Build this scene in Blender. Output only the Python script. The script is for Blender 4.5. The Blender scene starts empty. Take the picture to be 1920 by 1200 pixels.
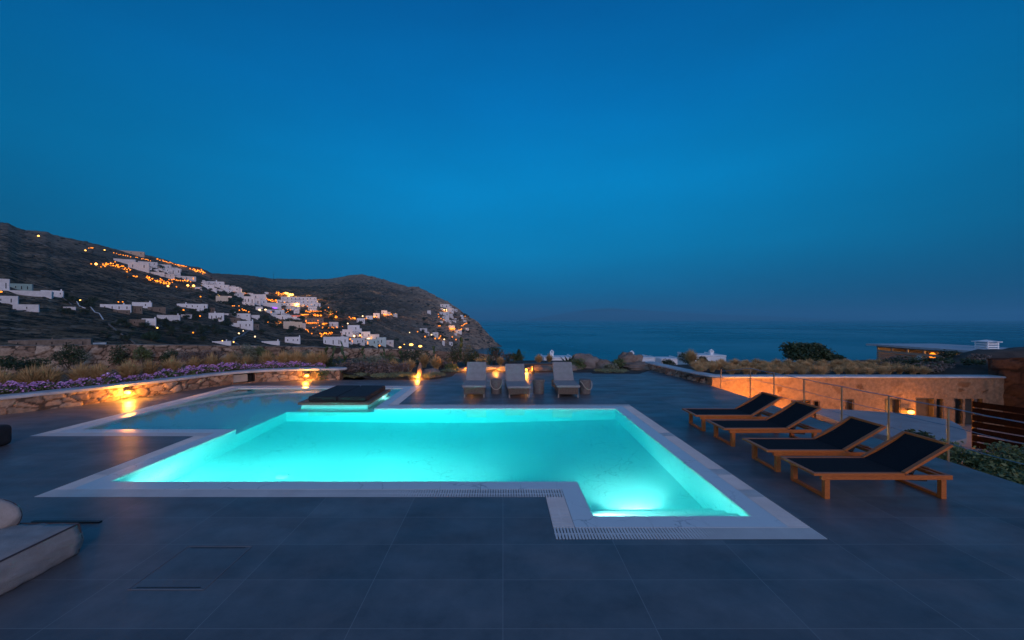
import bpy, bmesh, math, random
from mathutils import Vector, Matrix, noise
random.seed(7)
R = math.radians
sc = bpy.context.scene
col = sc.collection

# ---------------------------------------------------------------- camera
F = 766.0                      # focal length in pixels of a 1920 px wide picture
CAMP = Vector((0, 0, 2.424))
cam = bpy.data.cameras.new('camera')
cam.sensor_width = 36; cam.lens = F/1920*36
cam.clip_start = 0.1; cam.clip_end = 120000
camo = bpy.data.objects.new('camera', cam)
camo.location = CAMP
CX, CY0 = 943.0, 598.5         # where the level view axis meets the picture (a slightly shifted wide lens)
cam.shift_x = (960-CX)/1920; cam.shift_y = -(600-CY0)/1920
camo.rotation_euler = (R(90), 0, 0)
col.objects.link(camo); sc.camera = camo
CM = camo.rotation_euler.to_matrix()

def at(px, py, depth):
    'world point seen at picture position (1920x1200) at a given forward distance'
    return CAMP + CM @ Vector(((px-CX)/F*depth, -(py-CY0)/F*depth, -depth))
def on(px, py, z=0.0):
    'world point where that line of sight meets the level z'
    d = CM @ Vector(((px-CX)/F, -(py-CY0)/F, -1))
    return CAMP + d*((z-CAMP.z)/d.z)

# ---------------------------------------------------------------- world, sun, exposure
w = bpy.data.worlds.new('World'); sc.world = w; w.use_nodes = True
nt = w.node_tree; N = nt.nodes; L = nt.links
bg = N['Background']
tc = N.new('ShaderNodeTexCoord'); sp = N.new('ShaderNodeSeparateXYZ'); L.new(tc.outputs['Generated'], sp.inputs[0])
def math_node(op, a, b=None, c=None, clamp=False):
    m = N.new('ShaderNodeMath'); m.operation = op; m.use_clamp = clamp
    for i, v in enumerate((a, b, c)):
        if v is None: continue
        if isinstance(v, (int, float)): m.inputs[i].default_value = v
        else: L.new(v, m.inputs[i])
    return m.outputs[0]
ramp = N.new('ShaderNodeValToRGB'); L.new(math_node('MULTIPLY_ADD', sp.outputs[2], 0.5, 0.5), ramp.inputs[0])
cr = ramp.color_ramp
SKY = [(-0.10, (.003, .082, .190)), (0.0, (.004, .105, .240)), (0.06, (.002, .145, .335)), (0.16, (.0004, .215, .490)), (0.30, (.0003, .240, .580)),
       (0.46, (.0003, .175, .495)), (0.62, (.0005, .105, .340)), (1.0, (.010, .080, .220))]
for i, (z, c) in enumerate(SKY):
    p = z*0.5+0.5
    e = cr.elements[i] if i < 2 else cr.elements.new(p)
    e.position = p; e.color = (*c, 1)
# sky colour darkened to left and right, standing in for lens corner darkening
xx = math_node('POWER', math_node('ABSOLUTE', math_node('SUBTRACT', sp.outputs[0], 0.03)), 2.0)
fall = math_node('SUBTRACT', 1.0, math_node('MULTIPLY', xx, 0.72), clamp=True)
wis = N.new('ShaderNodeTexNoise'); wis.inputs['Scale'].default_value = 3.0; wis.inputs['Detail'].default_value = 5
wm = N.new('ShaderNodeMapping'); wm.inputs['Scale'].default_value = (1, 1, 3.5); L.new(tc.outputs['Generated'], wm.inputs[0]); L.new(wm.outputs[0], wis.inputs['Vector'])
fall = math_node('MULTIPLY', fall, math_node('MULTIPLY_ADD', wis.outputs[0], .22, .89))      # faint unevenness of the evening sky
mul = N.new('ShaderNodeVectorMath'); mul.operation = 'SCALE'; L.new(ramp.outputs[0], mul.inputs[0]); L.new(fall, mul.inputs[3])
# glow added low in the sky behind the camera, to light faces turned to it
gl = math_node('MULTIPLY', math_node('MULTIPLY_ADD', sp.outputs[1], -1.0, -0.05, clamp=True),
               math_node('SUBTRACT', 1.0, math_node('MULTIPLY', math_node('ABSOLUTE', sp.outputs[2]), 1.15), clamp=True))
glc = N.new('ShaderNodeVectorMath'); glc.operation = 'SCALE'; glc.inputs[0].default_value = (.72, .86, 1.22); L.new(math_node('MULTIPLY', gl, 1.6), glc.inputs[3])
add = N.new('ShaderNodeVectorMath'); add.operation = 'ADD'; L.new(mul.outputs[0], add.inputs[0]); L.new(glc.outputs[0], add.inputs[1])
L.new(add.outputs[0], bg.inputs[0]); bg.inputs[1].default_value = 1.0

sun = bpy.data.lights.new('sun', 'SUN'); sun.energy = 0.62; sun.angle = R(14); sun.color = (1.0, .47, .22)
suno = bpy.data.objects.new('sun', sun); suno.rotation_euler = (R(74), 0, R(24)); col.objects.link(suno)

sc.view_settings.view_transform = 'Standard'; sc.view_settings.look = 'None'
sc.view_settings.exposure = 0.0; sc.view_settings.gamma = 1.0
sc.cycles.use_denoising = True
sc.cycles.sample_clamp_indirect = 40.0
sc.cycles.max_bounces = 10; sc.cycles.transmission_bounces = 8; sc.cycles.transparent_max_bounces = 12

# ---------------------------------------------------------------- helpers
def tag(o, label=None, cat=None, group=None, kind=None):
    if label: o['label'] = label
    if cat: o['category'] = cat
    if group: o['group'] = group
    if kind: o['kind'] = kind
    return o
def empty(name, loc=(0, 0, 0), rz=0.0, **k):
    o = bpy.data.objects.new(name, None); o.location = loc; o.rotation_euler = (0, 0, rz); o.empty_display_size = .2
    col.objects.link(o); return tag(o, **k)
def kids(o): return [c for c in bpy.data.objects if c.parent == o]
def copy_tree(o, parent=None):
    ch = KIDS.get(o.name)
    c = o.copy(); col.objects.link(c); c.parent = parent
    if ch is None: ch = [x for x in bpy.data.objects if x.parent == o]; KIDS[o.name] = ch
    for x in ch: copy_tree(x, c)
    return c
KIDS = {}

class MB:
    'collects shapes, then links them as ONE mesh object'
    def __init__(s): s.v = []; s.f = []; s.m = []; s.tone = []
    def quad(s, a, b, c, d, mi=0):
        n = len(s.v); s.v += [tuple(a), tuple(b), tuple(c), tuple(d)]; s.f.append((n, n+1, n+2, n+3)); s.m.append(mi)
    def tri(s, a, b, c, mi=0):
        n = len(s.v); s.v += [tuple(a), tuple(b), tuple(c)]; s.f.append((n, n+1, n+2)); s.m.append(mi)
    def box(s, x0, x1, y0, y1, z0, z1, M=None, mi=0, taper=0):
        t = taper
        P = [Vector(p) for p in ((x0, y0, z0), (x1, y0, z0), (x1, y1, z0), (x0, y1, z0), (x0+t, y0+t, z1), (x1-t, y0+t, z1), (x1-t, y1-t, z1), (x0+t, y1-t, z1))]
        if M is not None: P = [M @ p for p in P]
        n = len(s.v); s.v += [tuple(p) for p in P]
        for f in ((0, 3, 2, 1), (4, 5, 6, 7), (0, 1, 5, 4), (1, 2, 6, 5), (2, 3, 7, 6), (3, 0, 4, 7)):
            s.f.append(tuple(n+i for i in f)); s.m.append(mi)
        return s
    def beam(s, a, b, w, h, mi=0):
        'a rectangular bar from a to b'
        a, b = Vector(a), Vector(b); d = b-a; l = d.length; x = d.normalized()
        up = Vector((0, 0, 1)) if abs(x.z) < .9 else Vector((0, 1, 0))
        y = up.cross(x).normalized(); z = x.cross(y)
        M = Matrix.Translation(a) @ Matrix((x, y, z)).transposed().to_4x4()
        return s.box(0, l, -w/2, w/2, -h/2, h/2, M, mi)
    def tube(s, pts, r, seg=8, mi=0, cap=True, rr=None):
        pts = [Vector(p) for p in pts]; n0 = len(s.v)
        for i, p in enumerate(pts):
            d = (pts[min(i+1, len(pts)-1)]-pts[max(i-1, 0)]).normalized()
            up = Vector((0, 0, 1)) if abs(d.z) < .95 else Vector((0, 1, 0))
            a = up.cross(d).normalized(); b = d.cross(a); q = rr[i] if rr else r
            for k in range(seg):
                t = 2*math.pi*k/seg; s.v.append(tuple(p+a*math.cos(t)*q+b*math.sin(t)*q))
        for i in range(len(pts)-1):
            for k in range(seg):
                k2 = (k+1) % seg
                s.f.append((n0+i*seg+k, n0+i*seg+k2, n0+(i+1)*seg+k2, n0+(i+1)*seg+k)); s.m.append(mi)
        if cap:
            s.f.append(tuple(n0+k for k in range(seg))[::-1]); s.m.append(mi)
            s.f.append(tuple(n0+(len(pts)-1)*seg+k for k in range(seg))); s.m.append(mi)
        return s
    def lathe(s, prof, seg=20, c=(0, 0, 0), mi=0):
        n0 = len(s.v); c = Vector(c)
        for r, z in prof:
            for k in range(seg):
                t = 2*math.pi*k/seg; s.v.append((c.x+r*math.cos(t), c.y+r*math.sin(t), c.z+z))
        for i in range(len(prof)-1):
            for k in range(seg):
                k2 = (k+1) % seg; s.f.append((n0+i*seg+k, n0+i*seg+k2, n0+(i+1)*seg+k2, n0+(i+1)*seg+k)); s.m.append(mi)
        return s
    def prism(s, poly, z0, z1, mi=0):
        n = len(poly); n0 = len(s.v)
        s.v += [(p[0], p[1], z0) for p in poly]+[(p[0], p[1], z1) for p in poly]
        s.f.append(tuple(n0+i for i in range(n))[::-1]); s.m.append(mi)
        s.f.append(tuple(n0+n+i for i in range(n))); s.m.append(mi)
        for i in range(n):
            j = (i+1) % n; s.f.append((n0+i, n0+j, n0+n+j, n0+n+i)); s.m.append(mi)
        return s
    def ico(s, c, r, sub=1, sq=(1, 1, 1), jit=0, mi=0, seed=0):
        bm = bmesh.new(); bmesh.ops.create_icosphere(bm, subdivisions=sub, radius=1.0)
        n0 = len(s.v); c = Vector(c)
        for v in bm.verts:
            p = v.co.copy(); k = 1+jit*noise.noise(p*1.7+Vector((seed*3.1, seed, 0)))+jit*.4*noise.noise(p*4+Vector((seed, 0, 5)))
            s.v.append((c.x+p.x*r*sq[0]*k, c.y+p.y*r*sq[1]*k, c.z+p.z*r*sq[2]*k))
        for f in bm.faces: s.f.append(tuple(n0+v.index for v in f.verts)); s.m.append(mi)
        bm.free(); return s
    def build(s, name, mats, parent=None, smooth=False, bevel=0, loc=None, auto=None):
        me = bpy.data.meshes.new(name); me.from_pydata(s.v, [], s.f); 
        mats = mats if isinstance(mats, (list, tuple)) else [mats]
        for m in mats: me.materials.append(m)
        if len(mats) > 1: me.polygons.foreach_set('material_index', s.m)
        if smooth: me.polygons.foreach_set('use_smooth', [True]*len(me.polygons))
        if s.tone:
            a = me.attributes.new('tone', 'FLOAT', 'POINT'); a.data.foreach_set('value', s.tone)
        me.update()
        o = bpy.data.objects.new(name, me); col.objects.link(o)
        if parent is not None: o.parent = parent
        if loc is not None: o.location = loc
        if bevel:
            b = o.modifiers.new('bevel', 'BEVEL'); b.width = bevel; b.segments = 3; b.limit_method = 'ANGLE'
        return o

def pm(name, c1, c2=None, scale=5.0, rough=.6, bump=0.0, metal=0.0, detail=5.0, bscale=None, spec=.5, rv=0.0, lo=.35, hi=.65, stretch=None, coat=0):
    m = bpy.data.materials.new(name); m.use_nodes = True; t = m.node_tree; n = t.nodes; b = n['Principled BSDF']
    b.inputs['Roughness'].default_value = rough; b.inputs['Metallic'].default_value = metal
    b.inputs['Specular IOR Level'].default_value = spec
    b.inputs['Base Color'].default_value = (*c1, 1)
    co = n.new('ShaderNodeTexCoord'); src = co.outputs['Object']
    if stretch:
        mp = n.new('ShaderNodeMapping'); mp.inputs['Scale'].default_value = stretch; t.links.new(src, mp.inputs[0]); src = mp.outputs[0]
    if c2 or rv:
        no = n.new('ShaderNodeTexNoise'); no.inputs['Scale'].default_value = scale; no.inputs['Detail'].default_value = detail; no.inputs['Roughness'].default_value = .6
        t.links.new(src, no.inputs['Vector'])
        rp = n.new('ShaderNodeValToRGB'); rp.color_ramp.elements[0].position = lo; rp.color_ramp.elements[1].position = hi
        rp.color_ramp.elements[0].color = (*c1, 1); rp.color_ramp.elements[1].color = (*(c2 or c1), 1)
        t.links.new(no.outputs[0], rp.inputs[0]); t.links.new(rp.outputs[0], b.inputs['Base Color'])
        if rv:
            mr = n.new('ShaderNodeMapRange'); mr.inputs['To Min'].default_value = rough-rv; mr.inputs['To Max'].default_value = rough+rv
            mr.inputs['From Min'].default_value = .3; mr.inputs['From Max'].default_value = .7
            t.links.new(no.outputs[0], mr.inputs[0]); t.links.new(mr.outputs[0], b.inputs['Roughness'])
    if bump:
        nb = n.new('ShaderNodeTexNoise'); nb.inputs['Scale'].default_value = bscale or scale*4; nb.inputs['Detail'].default_value = 6
        t.links.new(src, nb.inputs['Vector'])
        bp = n.new('ShaderNodeBump'); bp.inputs['Strength'].default_value = bump; bp.inputs['Distance'].default_value = .02
        t.links.new(nb.outputs[0], bp.inputs['Height']); t.links.new(bp.outputs[0], b.inputs['Normal'])
    return m
def emit(name, c, s):
    m = bpy.data.materials.new(name); m.use_nodes = True; b = m.node_tree.nodes['Principled BSDF']
    b.inputs['Base Color'].default_value = (*[min(1, x) for x in c], 1)
    b.inputs['Emission Color'].default_value = (*c, 1); b.inputs['Emission Strength'].default_value = s
    return m
def leafmat(name, c1, c2, rough=.6):
    m = pm(name, c1, c2, scale=1.3, rough=rough, detail=3)
    return m

# ---------------------------------------------------------------- materials
def marble(name, base, vein, tint_rough=.3, vs=1.6, vw=.018):
    m = bpy.data.materials.new(name); m.use_nodes = True; t = m.node_tree; n = t.nodes; b = n['Principled BSDF']; b.inputs['Roughness'].default_value = tint_rough
    co = n.new('ShaderNodeTexCoord'); no = n.new('ShaderNodeTexNoise'); no.inputs['Scale'].default_value = 1.6; no.inputs['Detail'].default_value = 6
    t.links.new(co.outputs['Object'], no.inputs['Vector'])
    mx = n.new('ShaderNodeVectorMath'); mx.operation = 'MULTIPLY_ADD'; mx.inputs[1].default_value = (.9, .9, .9)
    t.links.new(no.outputs['Color'], mx.inputs[0]); t.links.new(co.outputs['Object'], mx.inputs[2])
    vo = n.new('ShaderNodeTexVoronoi'); vo.feature = 'DISTANCE_TO_EDGE'; vo.inputs['Scale'].default_value = vs; t.links.new(mx.outputs[0], vo.inputs['Vector'])
    rp = n.new('ShaderNodeValToRGB'); rp.color_ramp.elements[0].position = 0.0; rp.color_ramp.elements[1].position = vw
    rp.color_ramp.elements[0].color = (1, 1, 1, 1); rp.color_ramp.elements[1].color = (0, 0, 0, 1); t.links.new(vo.outputs[0], rp.inputs[0])
    n2 = n.new('ShaderNodeTexNoise'); n2.inputs['Scale'].default_value = 1.1; n2.inputs['Detail'].default_value = 2; t.links.new(co.outputs['Object'], n2.inputs['Vector'])
    r2 = n.new('ShaderNodeValToRGB'); r2.color_ramp.elements[0].position = .48; r2.color_ramp.elements[1].position = .62; t.links.new(n2.outputs[0], r2.inputs[0])
    mu = n.new('ShaderNodeMath'); mu.operation = 'MULTIPLY'; t.links.new(rp.outputs[0], mu.inputs[0]); t.links.new(r2.outputs[0], mu.inputs[1])
    mi = n.new('ShaderNodeMix'); mi.data_type = 'RGBA'; mi.inputs[6].default_value = (*base, 1); mi.inputs[7].default_value = (*vein, 1)
    t.links.new(mu.outputs[0], mi.inputs[0]); t.links.new(mi.outputs[2], b.inputs['Base Color'])
    return m
MARBLE = marble('veined_marble', (.72, .70, .69), (.36, .35, .35), .28)
BASIN = marble('basin_marble', (.70, .80, .79), (.44, .54, .54), .5, 3.2, .03)

def tile_material():
    m = bpy.data.materials.new('slate_tiles'); m.use_nodes = True; t = m.node_tree; n = t.nodes; b = n['Principled BSDF']
    co = n.new('ShaderNodeTexCoord'); mp = n.new('ShaderNodeMapping'); mp.inputs['Location'].default_value = (0, -.2, 0); t.links.new(co.outputs['Object'], mp.inputs[0])
    br = n.new('ShaderNodeTexBrick'); br.offset = 0; br.inputs['Scale'].default_value = 1; br.inputs['Brick Width'].default_value = 1.2; br.inputs['Row Height'].default_value = .6
    br.inputs['Mortar Size'].default_value = .0036; br.inputs['Mortar Smooth'].default_value = .1
    br.inputs['Color1'].default_value = (.84, .85, .86, 1); br.inputs['Color2'].default_value = (1.2, 1.18, 1.16, 1); br.inputs['Mortar'].default_value = (1, 1, 1, 1)
    t.links.new(mp.outputs[0], br.inputs['Vector'])
    no = n.new('ShaderNodeTexNoise'); no.inputs['Scale'].default_value = 1.4; no.inputs['Detail'].default_value = 9; no.inputs['Roughness'].default_value = .68; t.links.new(co.outputs['Object'], no.inputs['Vector'])
    rp = n.new('ShaderNodeValToRGB'); rp.color_ramp.elements[0].position = .3; rp.color_ramp.elements[1].position = .72
    rp.color_ramp.elements[0].color = (.070, .073, .080, 1); rp.color_ramp.elements[1].color = (.158, .152, .158, 1); t.links.new(no.outputs[0], rp.inputs[0])
    mu = n.new('ShaderNodeMix'); mu.data_type = 'RGBA'; mu.blend_type = 'MULTIPLY'; mu.inputs[0].default_value = 1; t.links.new(rp.outputs[0], mu.inputs[6]); t.links.new(br.outputs[0], mu.inputs[7])
    mx = n.new('ShaderNodeMix'); mx.data_type = 'RGBA'; mx.inputs[7].default_value = (.215, .21, .21, 1)
    t.links.new(br.outputs['Fac'], mx.inputs[0]); t.links.new(mu.outputs[2], mx.inputs[6]); t.links.new(mx.outputs[2], b.inputs['Base Color'])
    # stretched scuffs change the gloss
    mp2 = n.new('ShaderNodeMapping'); mp2.inputs['Scale'].default_value = (.5, 1.3, 1); mp2.inputs['Rotation'].default_value = (0, 0, .3); t.links.new(co.outputs['Object'], mp2.inputs[0])
    n2 = n.new('ShaderNodeTexNoise'); n2.inputs['Scale'].default_value = 2.2; n2.inputs['Detail'].default_value = 8; t.links.new(mp2.outputs[0], n2.inputs['Vector'])
    mr = n.new('ShaderNodeMapRange'); mr.inputs['From Min'].default_value = .3; mr.inputs['From Max'].default_value = .7; mr.inputs['To Min'].default_value = .34; mr.inputs['To Max'].default_value = .54
    t.links.new(n2.outputs[0], mr.inputs[0]); t.links.new(mr.outputs[0], b.inputs['Roughness'])
    nb = n.new('ShaderNodeTexNoise'); nb.inputs['Scale'].default_value = 60; nb.inputs['Detail'].default_value = 5; t.links.new(co.outputs['Object'], nb.inputs['Vector'])
    bp = n.new('ShaderNodeBump'); bp.inputs['Strength'].default_value = .18; bp.inputs['Distance'].default_value = .006; t.links.new(nb.outputs[0], bp.inputs['Height']); t.links.new(bp.outputs[0], b.inputs['Normal'])
    return m
TILE = tile_material()

def stone_material(name, lo, hi, mortar, rough=.85, mid=None):
    'rubble: the tone attribute holds one value per stone, below zero in the joints'
    m = bpy.data.materials.new(name); m.use_nodes = True; t = m.node_tree; n = t.nodes; b = n['Principled BSDF']; b.inputs['Roughness'].default_value = rough
    b.inputs['Specular IOR Level'].default_value = .25
    at_ = n.new('ShaderNodeAttribute'); at_.attribute_name = 'tone'
    rp = n.new('ShaderNodeValToRGB'); e = rp.color_ramp.elements; e[0].position = .0; e[0].color = (*mortar, 1); e[1].position = .12; e[1].color = (*lo, 1)
    e3 = e.new(.6); e3.color = (*(mid or [(a+c)/2 for a, c in zip(lo, hi)]), 1); e4 = e.new(1.0); e4.color = (*hi, 1)
    t.links.new(at_.outputs['Fac'], rp.inputs[0])
    co = n.new('ShaderNodeTexCoord'); no = n.new('ShaderNodeTexNoise'); no.inputs['Scale'].default_value = 9; no.inputs['Detail'].default_value = 8; no.inputs['Roughness'].default_value = .65; t.links.new(co.outputs['Object'], no.inputs['Vector'])
    r2 = n.new('ShaderNodeValToRGB'); r2.color_ramp.elements[0].position = .3; r2.color_ramp.elements[1].position = .7; r2.color_ramp.elements[0].color = (.6, .58, .55, 1); r2.color_ramp.elements[1].color = (1.25, 1.22, 1.2, 1); t.links.new(no.outputs[0], r2.inputs[0])
    mu = n.new('ShaderNodeMix'); mu.data_type = 'RGBA'; mu.blend_type = 'MULTIPLY'; mu.inputs[0].default_value = 1; t.links.new(rp.outputs[0], mu.inputs[6]); t.links.new(r2.outputs[0], mu.inputs[7])
    t.links.new(mu.outputs[2], b.inputs['Base Color'])
    bp = n.new('ShaderNodeBump'); bp.inputs['Strength'].default_value = .6; bp.inputs['Distance'].default_value = .02; t.links.new(no.outputs[0], bp.inputs['Height']); t.links.new(bp.outputs[0], b.inputs['Normal'])
    return m
STONE_WARM = stone_material('rubble_warm', (.20, .13, .09), (.46, .36, .27), (.09, .07, .055))
STONE_GREY = stone_material('rubble_grey', (.22, .15, .11), (.46, .38, .31), (.06, .05, .042), mid=(.33, .25, .19))
STONE_TAN = stone_material('rubble_pointed', (.15, .075, .035), (.32, .20, .12), (.30, .185, .11), mid=(.28, .17, .10))
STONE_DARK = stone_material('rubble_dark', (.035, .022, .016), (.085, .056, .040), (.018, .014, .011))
CAP = pm('painted_cap', (.36, .37, .39), (.52, .53, .55), 3, .55, .15)
CONCRETE = pm('smooth_concrete', (.22, .215, .22), (.33, .32, .325), 1.2, .6, .1)
TEAK = pm('teak', (.36, .085, .013), (.54, .145, .026), 14, .45, .12, stretch=(1.2, 9, 9), detail=4)
TEAK_DARK = pm('dark_wood', (.055, .03, .02), (.10, .055, .035), 9, .55, .1, stretch=(1, 6, 6))
SLING = pm('black_mesh_fabric', (.010, .011, .014), (.016, .018, .022), 60, .9, .2, spec=.15)
BLACKMETAL = pm('black_metal', (.012, .012, .013), None, rough=.4)
BLACKFAB = pm('black_fabric', (.012, .013, .016), (.02, .021, .025), 6, .85, .2, bscale=120)
GREYFAB = pm('grey_fabric', (.25, .235, .235), (.31, .295, .29), 8, .9, .25, bscale=200)
GREYSEAT = GREYFAB
LINEN = pm('linen_canvas', (.29, .26, .245), (.37, .335, .32), 6, .9, .3, bscale=90)
PIPING = pm('piping', (.07, .055, .06), None, rough=.8)
ROPE = pm('rope', (.42, .37, .30), (.5, .44, .36), 40, .9, .3)
STAINLESS = pm('post_metal', (.30, .21, .12), None, rough=.4, metal=.35)
CABLE = pm('cable_metal', (.32, .34, .38), None, rough=.4, metal=.7)
SOIL = pm('soil', (.030, .024, .018), (.07, .055, .042), 2.5, .95, .5)
WHITE = pm('whitewash', (.76, .77, .78), (.86, .87, .88), .6, .75)
WHITE2 = pm('whitewash_aged', (.60, .60, .60), (.74, .74, .74), .4, .8)
STONEH = pm('house_stone', (.13, .10, .075), (.24, .19, .15), .9, .9)
WINDOW = pm('dark_window', (.012, .014, .018), None, rough=.25)
SHUTTER = pm('shutter_wood', (.05, .038, .028), (.08, .062, .048), 4, .6)
GLOW = emit('lamp_glow', (1.0, .27, .014), 2.3)
GLOWHOT = emit('lamp_glow_bright', (1.0, .47, .09), 5.0)
GLOWWHITE = emit('lamp_glow_warm_white', (1.0, .66, .32), 3.5)
PURPLE = emit('violet_neon', (.42, .10, 1.0), 1.6)
GREEN_D = leafmat('leaf_dark', (.022, .040, .016), (.060, .090, .034))
GREEN_M = leafmat('leaf_green', (.07, .105, .035), (.16, .20, .075))
GREEN_G = leafmat('leaf_grey', (.13, .14, .09), (.26, .27, .18))
BROWN_S = leafmat('leaf_brown', (.12, .088, .072), (.26, .195, .17))
MOSS = leafmat('mat_forming_green', (.15, .18, .09), (.28, .32, .18))
CACTUS = pm('cactus_pad', (.035, .065, .02), (.07, .11, .035), 4, .5)
AGAVE = pm('agave_leaf', (.05, .08, .05), (.10, .13, .07), 3, .5)
GRASS = pm('feather_grass', (.34, .21, .085), (.60, .42, .20), 6, .9)
GRASS_R = pm('feather_grass_roof', (.42, .25, .11), (.68, .44, .21), 6, .9)
PURPLEFL = pm('purple_petals', (.58, .20, .52), (.84, .46, .76), 30, .7)
BARK = pm('bark', (.06, .045, .03), (.12, .09, .06), 10, .9, .4)
ROCK = pm('boulder_rock', (.12, .085, .065), (.28, .22, .18), 1.6, .9, .8, bscale=9, detail=8)
ROCKG = pm('boulder_grey', (.13, .115, .105), (.25, .22, .20), 1.8, .9, .8, bscale=9, detail=8)

# ================================================================ SEA, HILLS, NEAR GROUND
SEA = -84.0
def sea_material():
    m = bpy.data.materials.new('sea_water'); m.use_nodes = True; t = m.node_tree; n = t.nodes; b = n['Principled BSDF']
    b.inputs['Base Color'].default_value = (.002, .050, .085, 1); b.inputs['Roughness'].default_value = .22; b.inputs['IOR'].default_value = 1.33
    co = n.new('ShaderNodeTexCoord')
    no = n.new('ShaderNodeTexNoise'); no.inputs['Scale'].default_value = .05; no.inputs['Detail'].default_value = 8; t.links.new(co.outputs['Object'], no.inputs['Vector'])
    bp = n.new('ShaderNodeBump'); bp.inputs['Strength'].default_value = .05; bp.inputs['Distance'].default_value = 1.5; t.links.new(no.outputs[0], bp.inputs['Height']); t.links.new(bp.outputs[0], b.inputs['Normal'])
    n2 = n.new('ShaderNodeTexNoise'); n2.inputs['Scale'].default_value = .0012; n2.inputs['Detail'].default_value = 4; t.links.new(co.outputs['Object'], n2.inputs['Vector'])
    mr = n.new('ShaderNodeMapRange'); mr.inputs['From Min'].default_value = .35; mr.inputs['From Max'].default_value = .65; mr.inputs['To Min'].default_value = .16; mr.inputs['To Max'].default_value = .34
    t.links.new(n2.outputs[0], mr.inputs[0]); t.links.new(mr.outputs[0], b.inputs['Roughness'])
    return m
s = MB(); rings = [30, 400, 1200, 3000, 8000, 20000, 45000]; seg = 48
for r in rings:
    for k in range(seg): t = 2*math.pi*k/seg; s.v.append((r*math.cos(t), r*math.sin(t), SEA))
for i in range(len(rings)-1):
    for k in range(seg):
        k2 = (k+1) % seg; s.f.append((i*seg+k, i*seg+k2, (i+1)*seg+k2, (i+1)*seg+k)); s.m.append(0)
s.f.append(tuple(range(seg))[::-1]); s.m.append(0)
tag(s.build('sea', sea_material()), kind='structure')

def interp(tab, x):
    if x <= tab[0][0]: return tab[0][1]
    for (a, va), (b, vb) in zip(tab, tab[1:]):
        if x <= b: return va+(vb-va)*(x-a)/(b-a)
    return tab[-1][1]
RIDGE = [(-900, 470), (-500, 432), (-200, 408), (0, 417), (15, 418), (32, 427), (47, 431), (87, 434), (100, 440), (155, 452), (185, 459), (215, 467), (265, 476), (295, 483), (337, 496), (375, 502),
         (397, 512), (472, 517), (510, 522), (572, 524), (610, 523), (635, 520), (655, 516), (677, 514), (710, 521), (740, 530), (765, 537), (785, 538), (812, 551), (840, 566), (870, 587), (885, 596), (897, 604), (910, 620), (920, 632), (930, 642), (941, 650)]
D0 = [(-900, 90), (0, 105), (200, 130), (400, 190), (600, 360), (700, 500), (800, 800), (870, 1085), (941, 1285)]
D1 = [(-900, 800), (0, 800), (200, 1000), (390, 1350), (520, 1900), (680, 1900), (780, 1750), (860, 1550), (910, 1390), (941, 1290)]
def vbot(u): return interp([(-900, 668), (860, 665), (900, 656), (941, 650.2)], u)
def hill(u, v, raw=False):
    'point of the hillside that shows at (u, v)'
    vr = interp(RIDGE, u); vb = vbot(u); sft = max(0.0, min(1.0, (vb-v)/max(vb-vr, .1)))
    d0, d1 = interp(D0, u), interp(D1, u)
    d = d0*(d1/d0)**(sft**.85)
    p = at(u, v, d)
    if not raw:
        e = min(1, (1-sft)*5)*min(1, sft*6)
        k = 1+.035*e*noise.fractal(Vector((p.x*.006, p.y*.006, 3)), .8, 2.1, 4)
        p = at(u, v, d*k)
    return p
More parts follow.
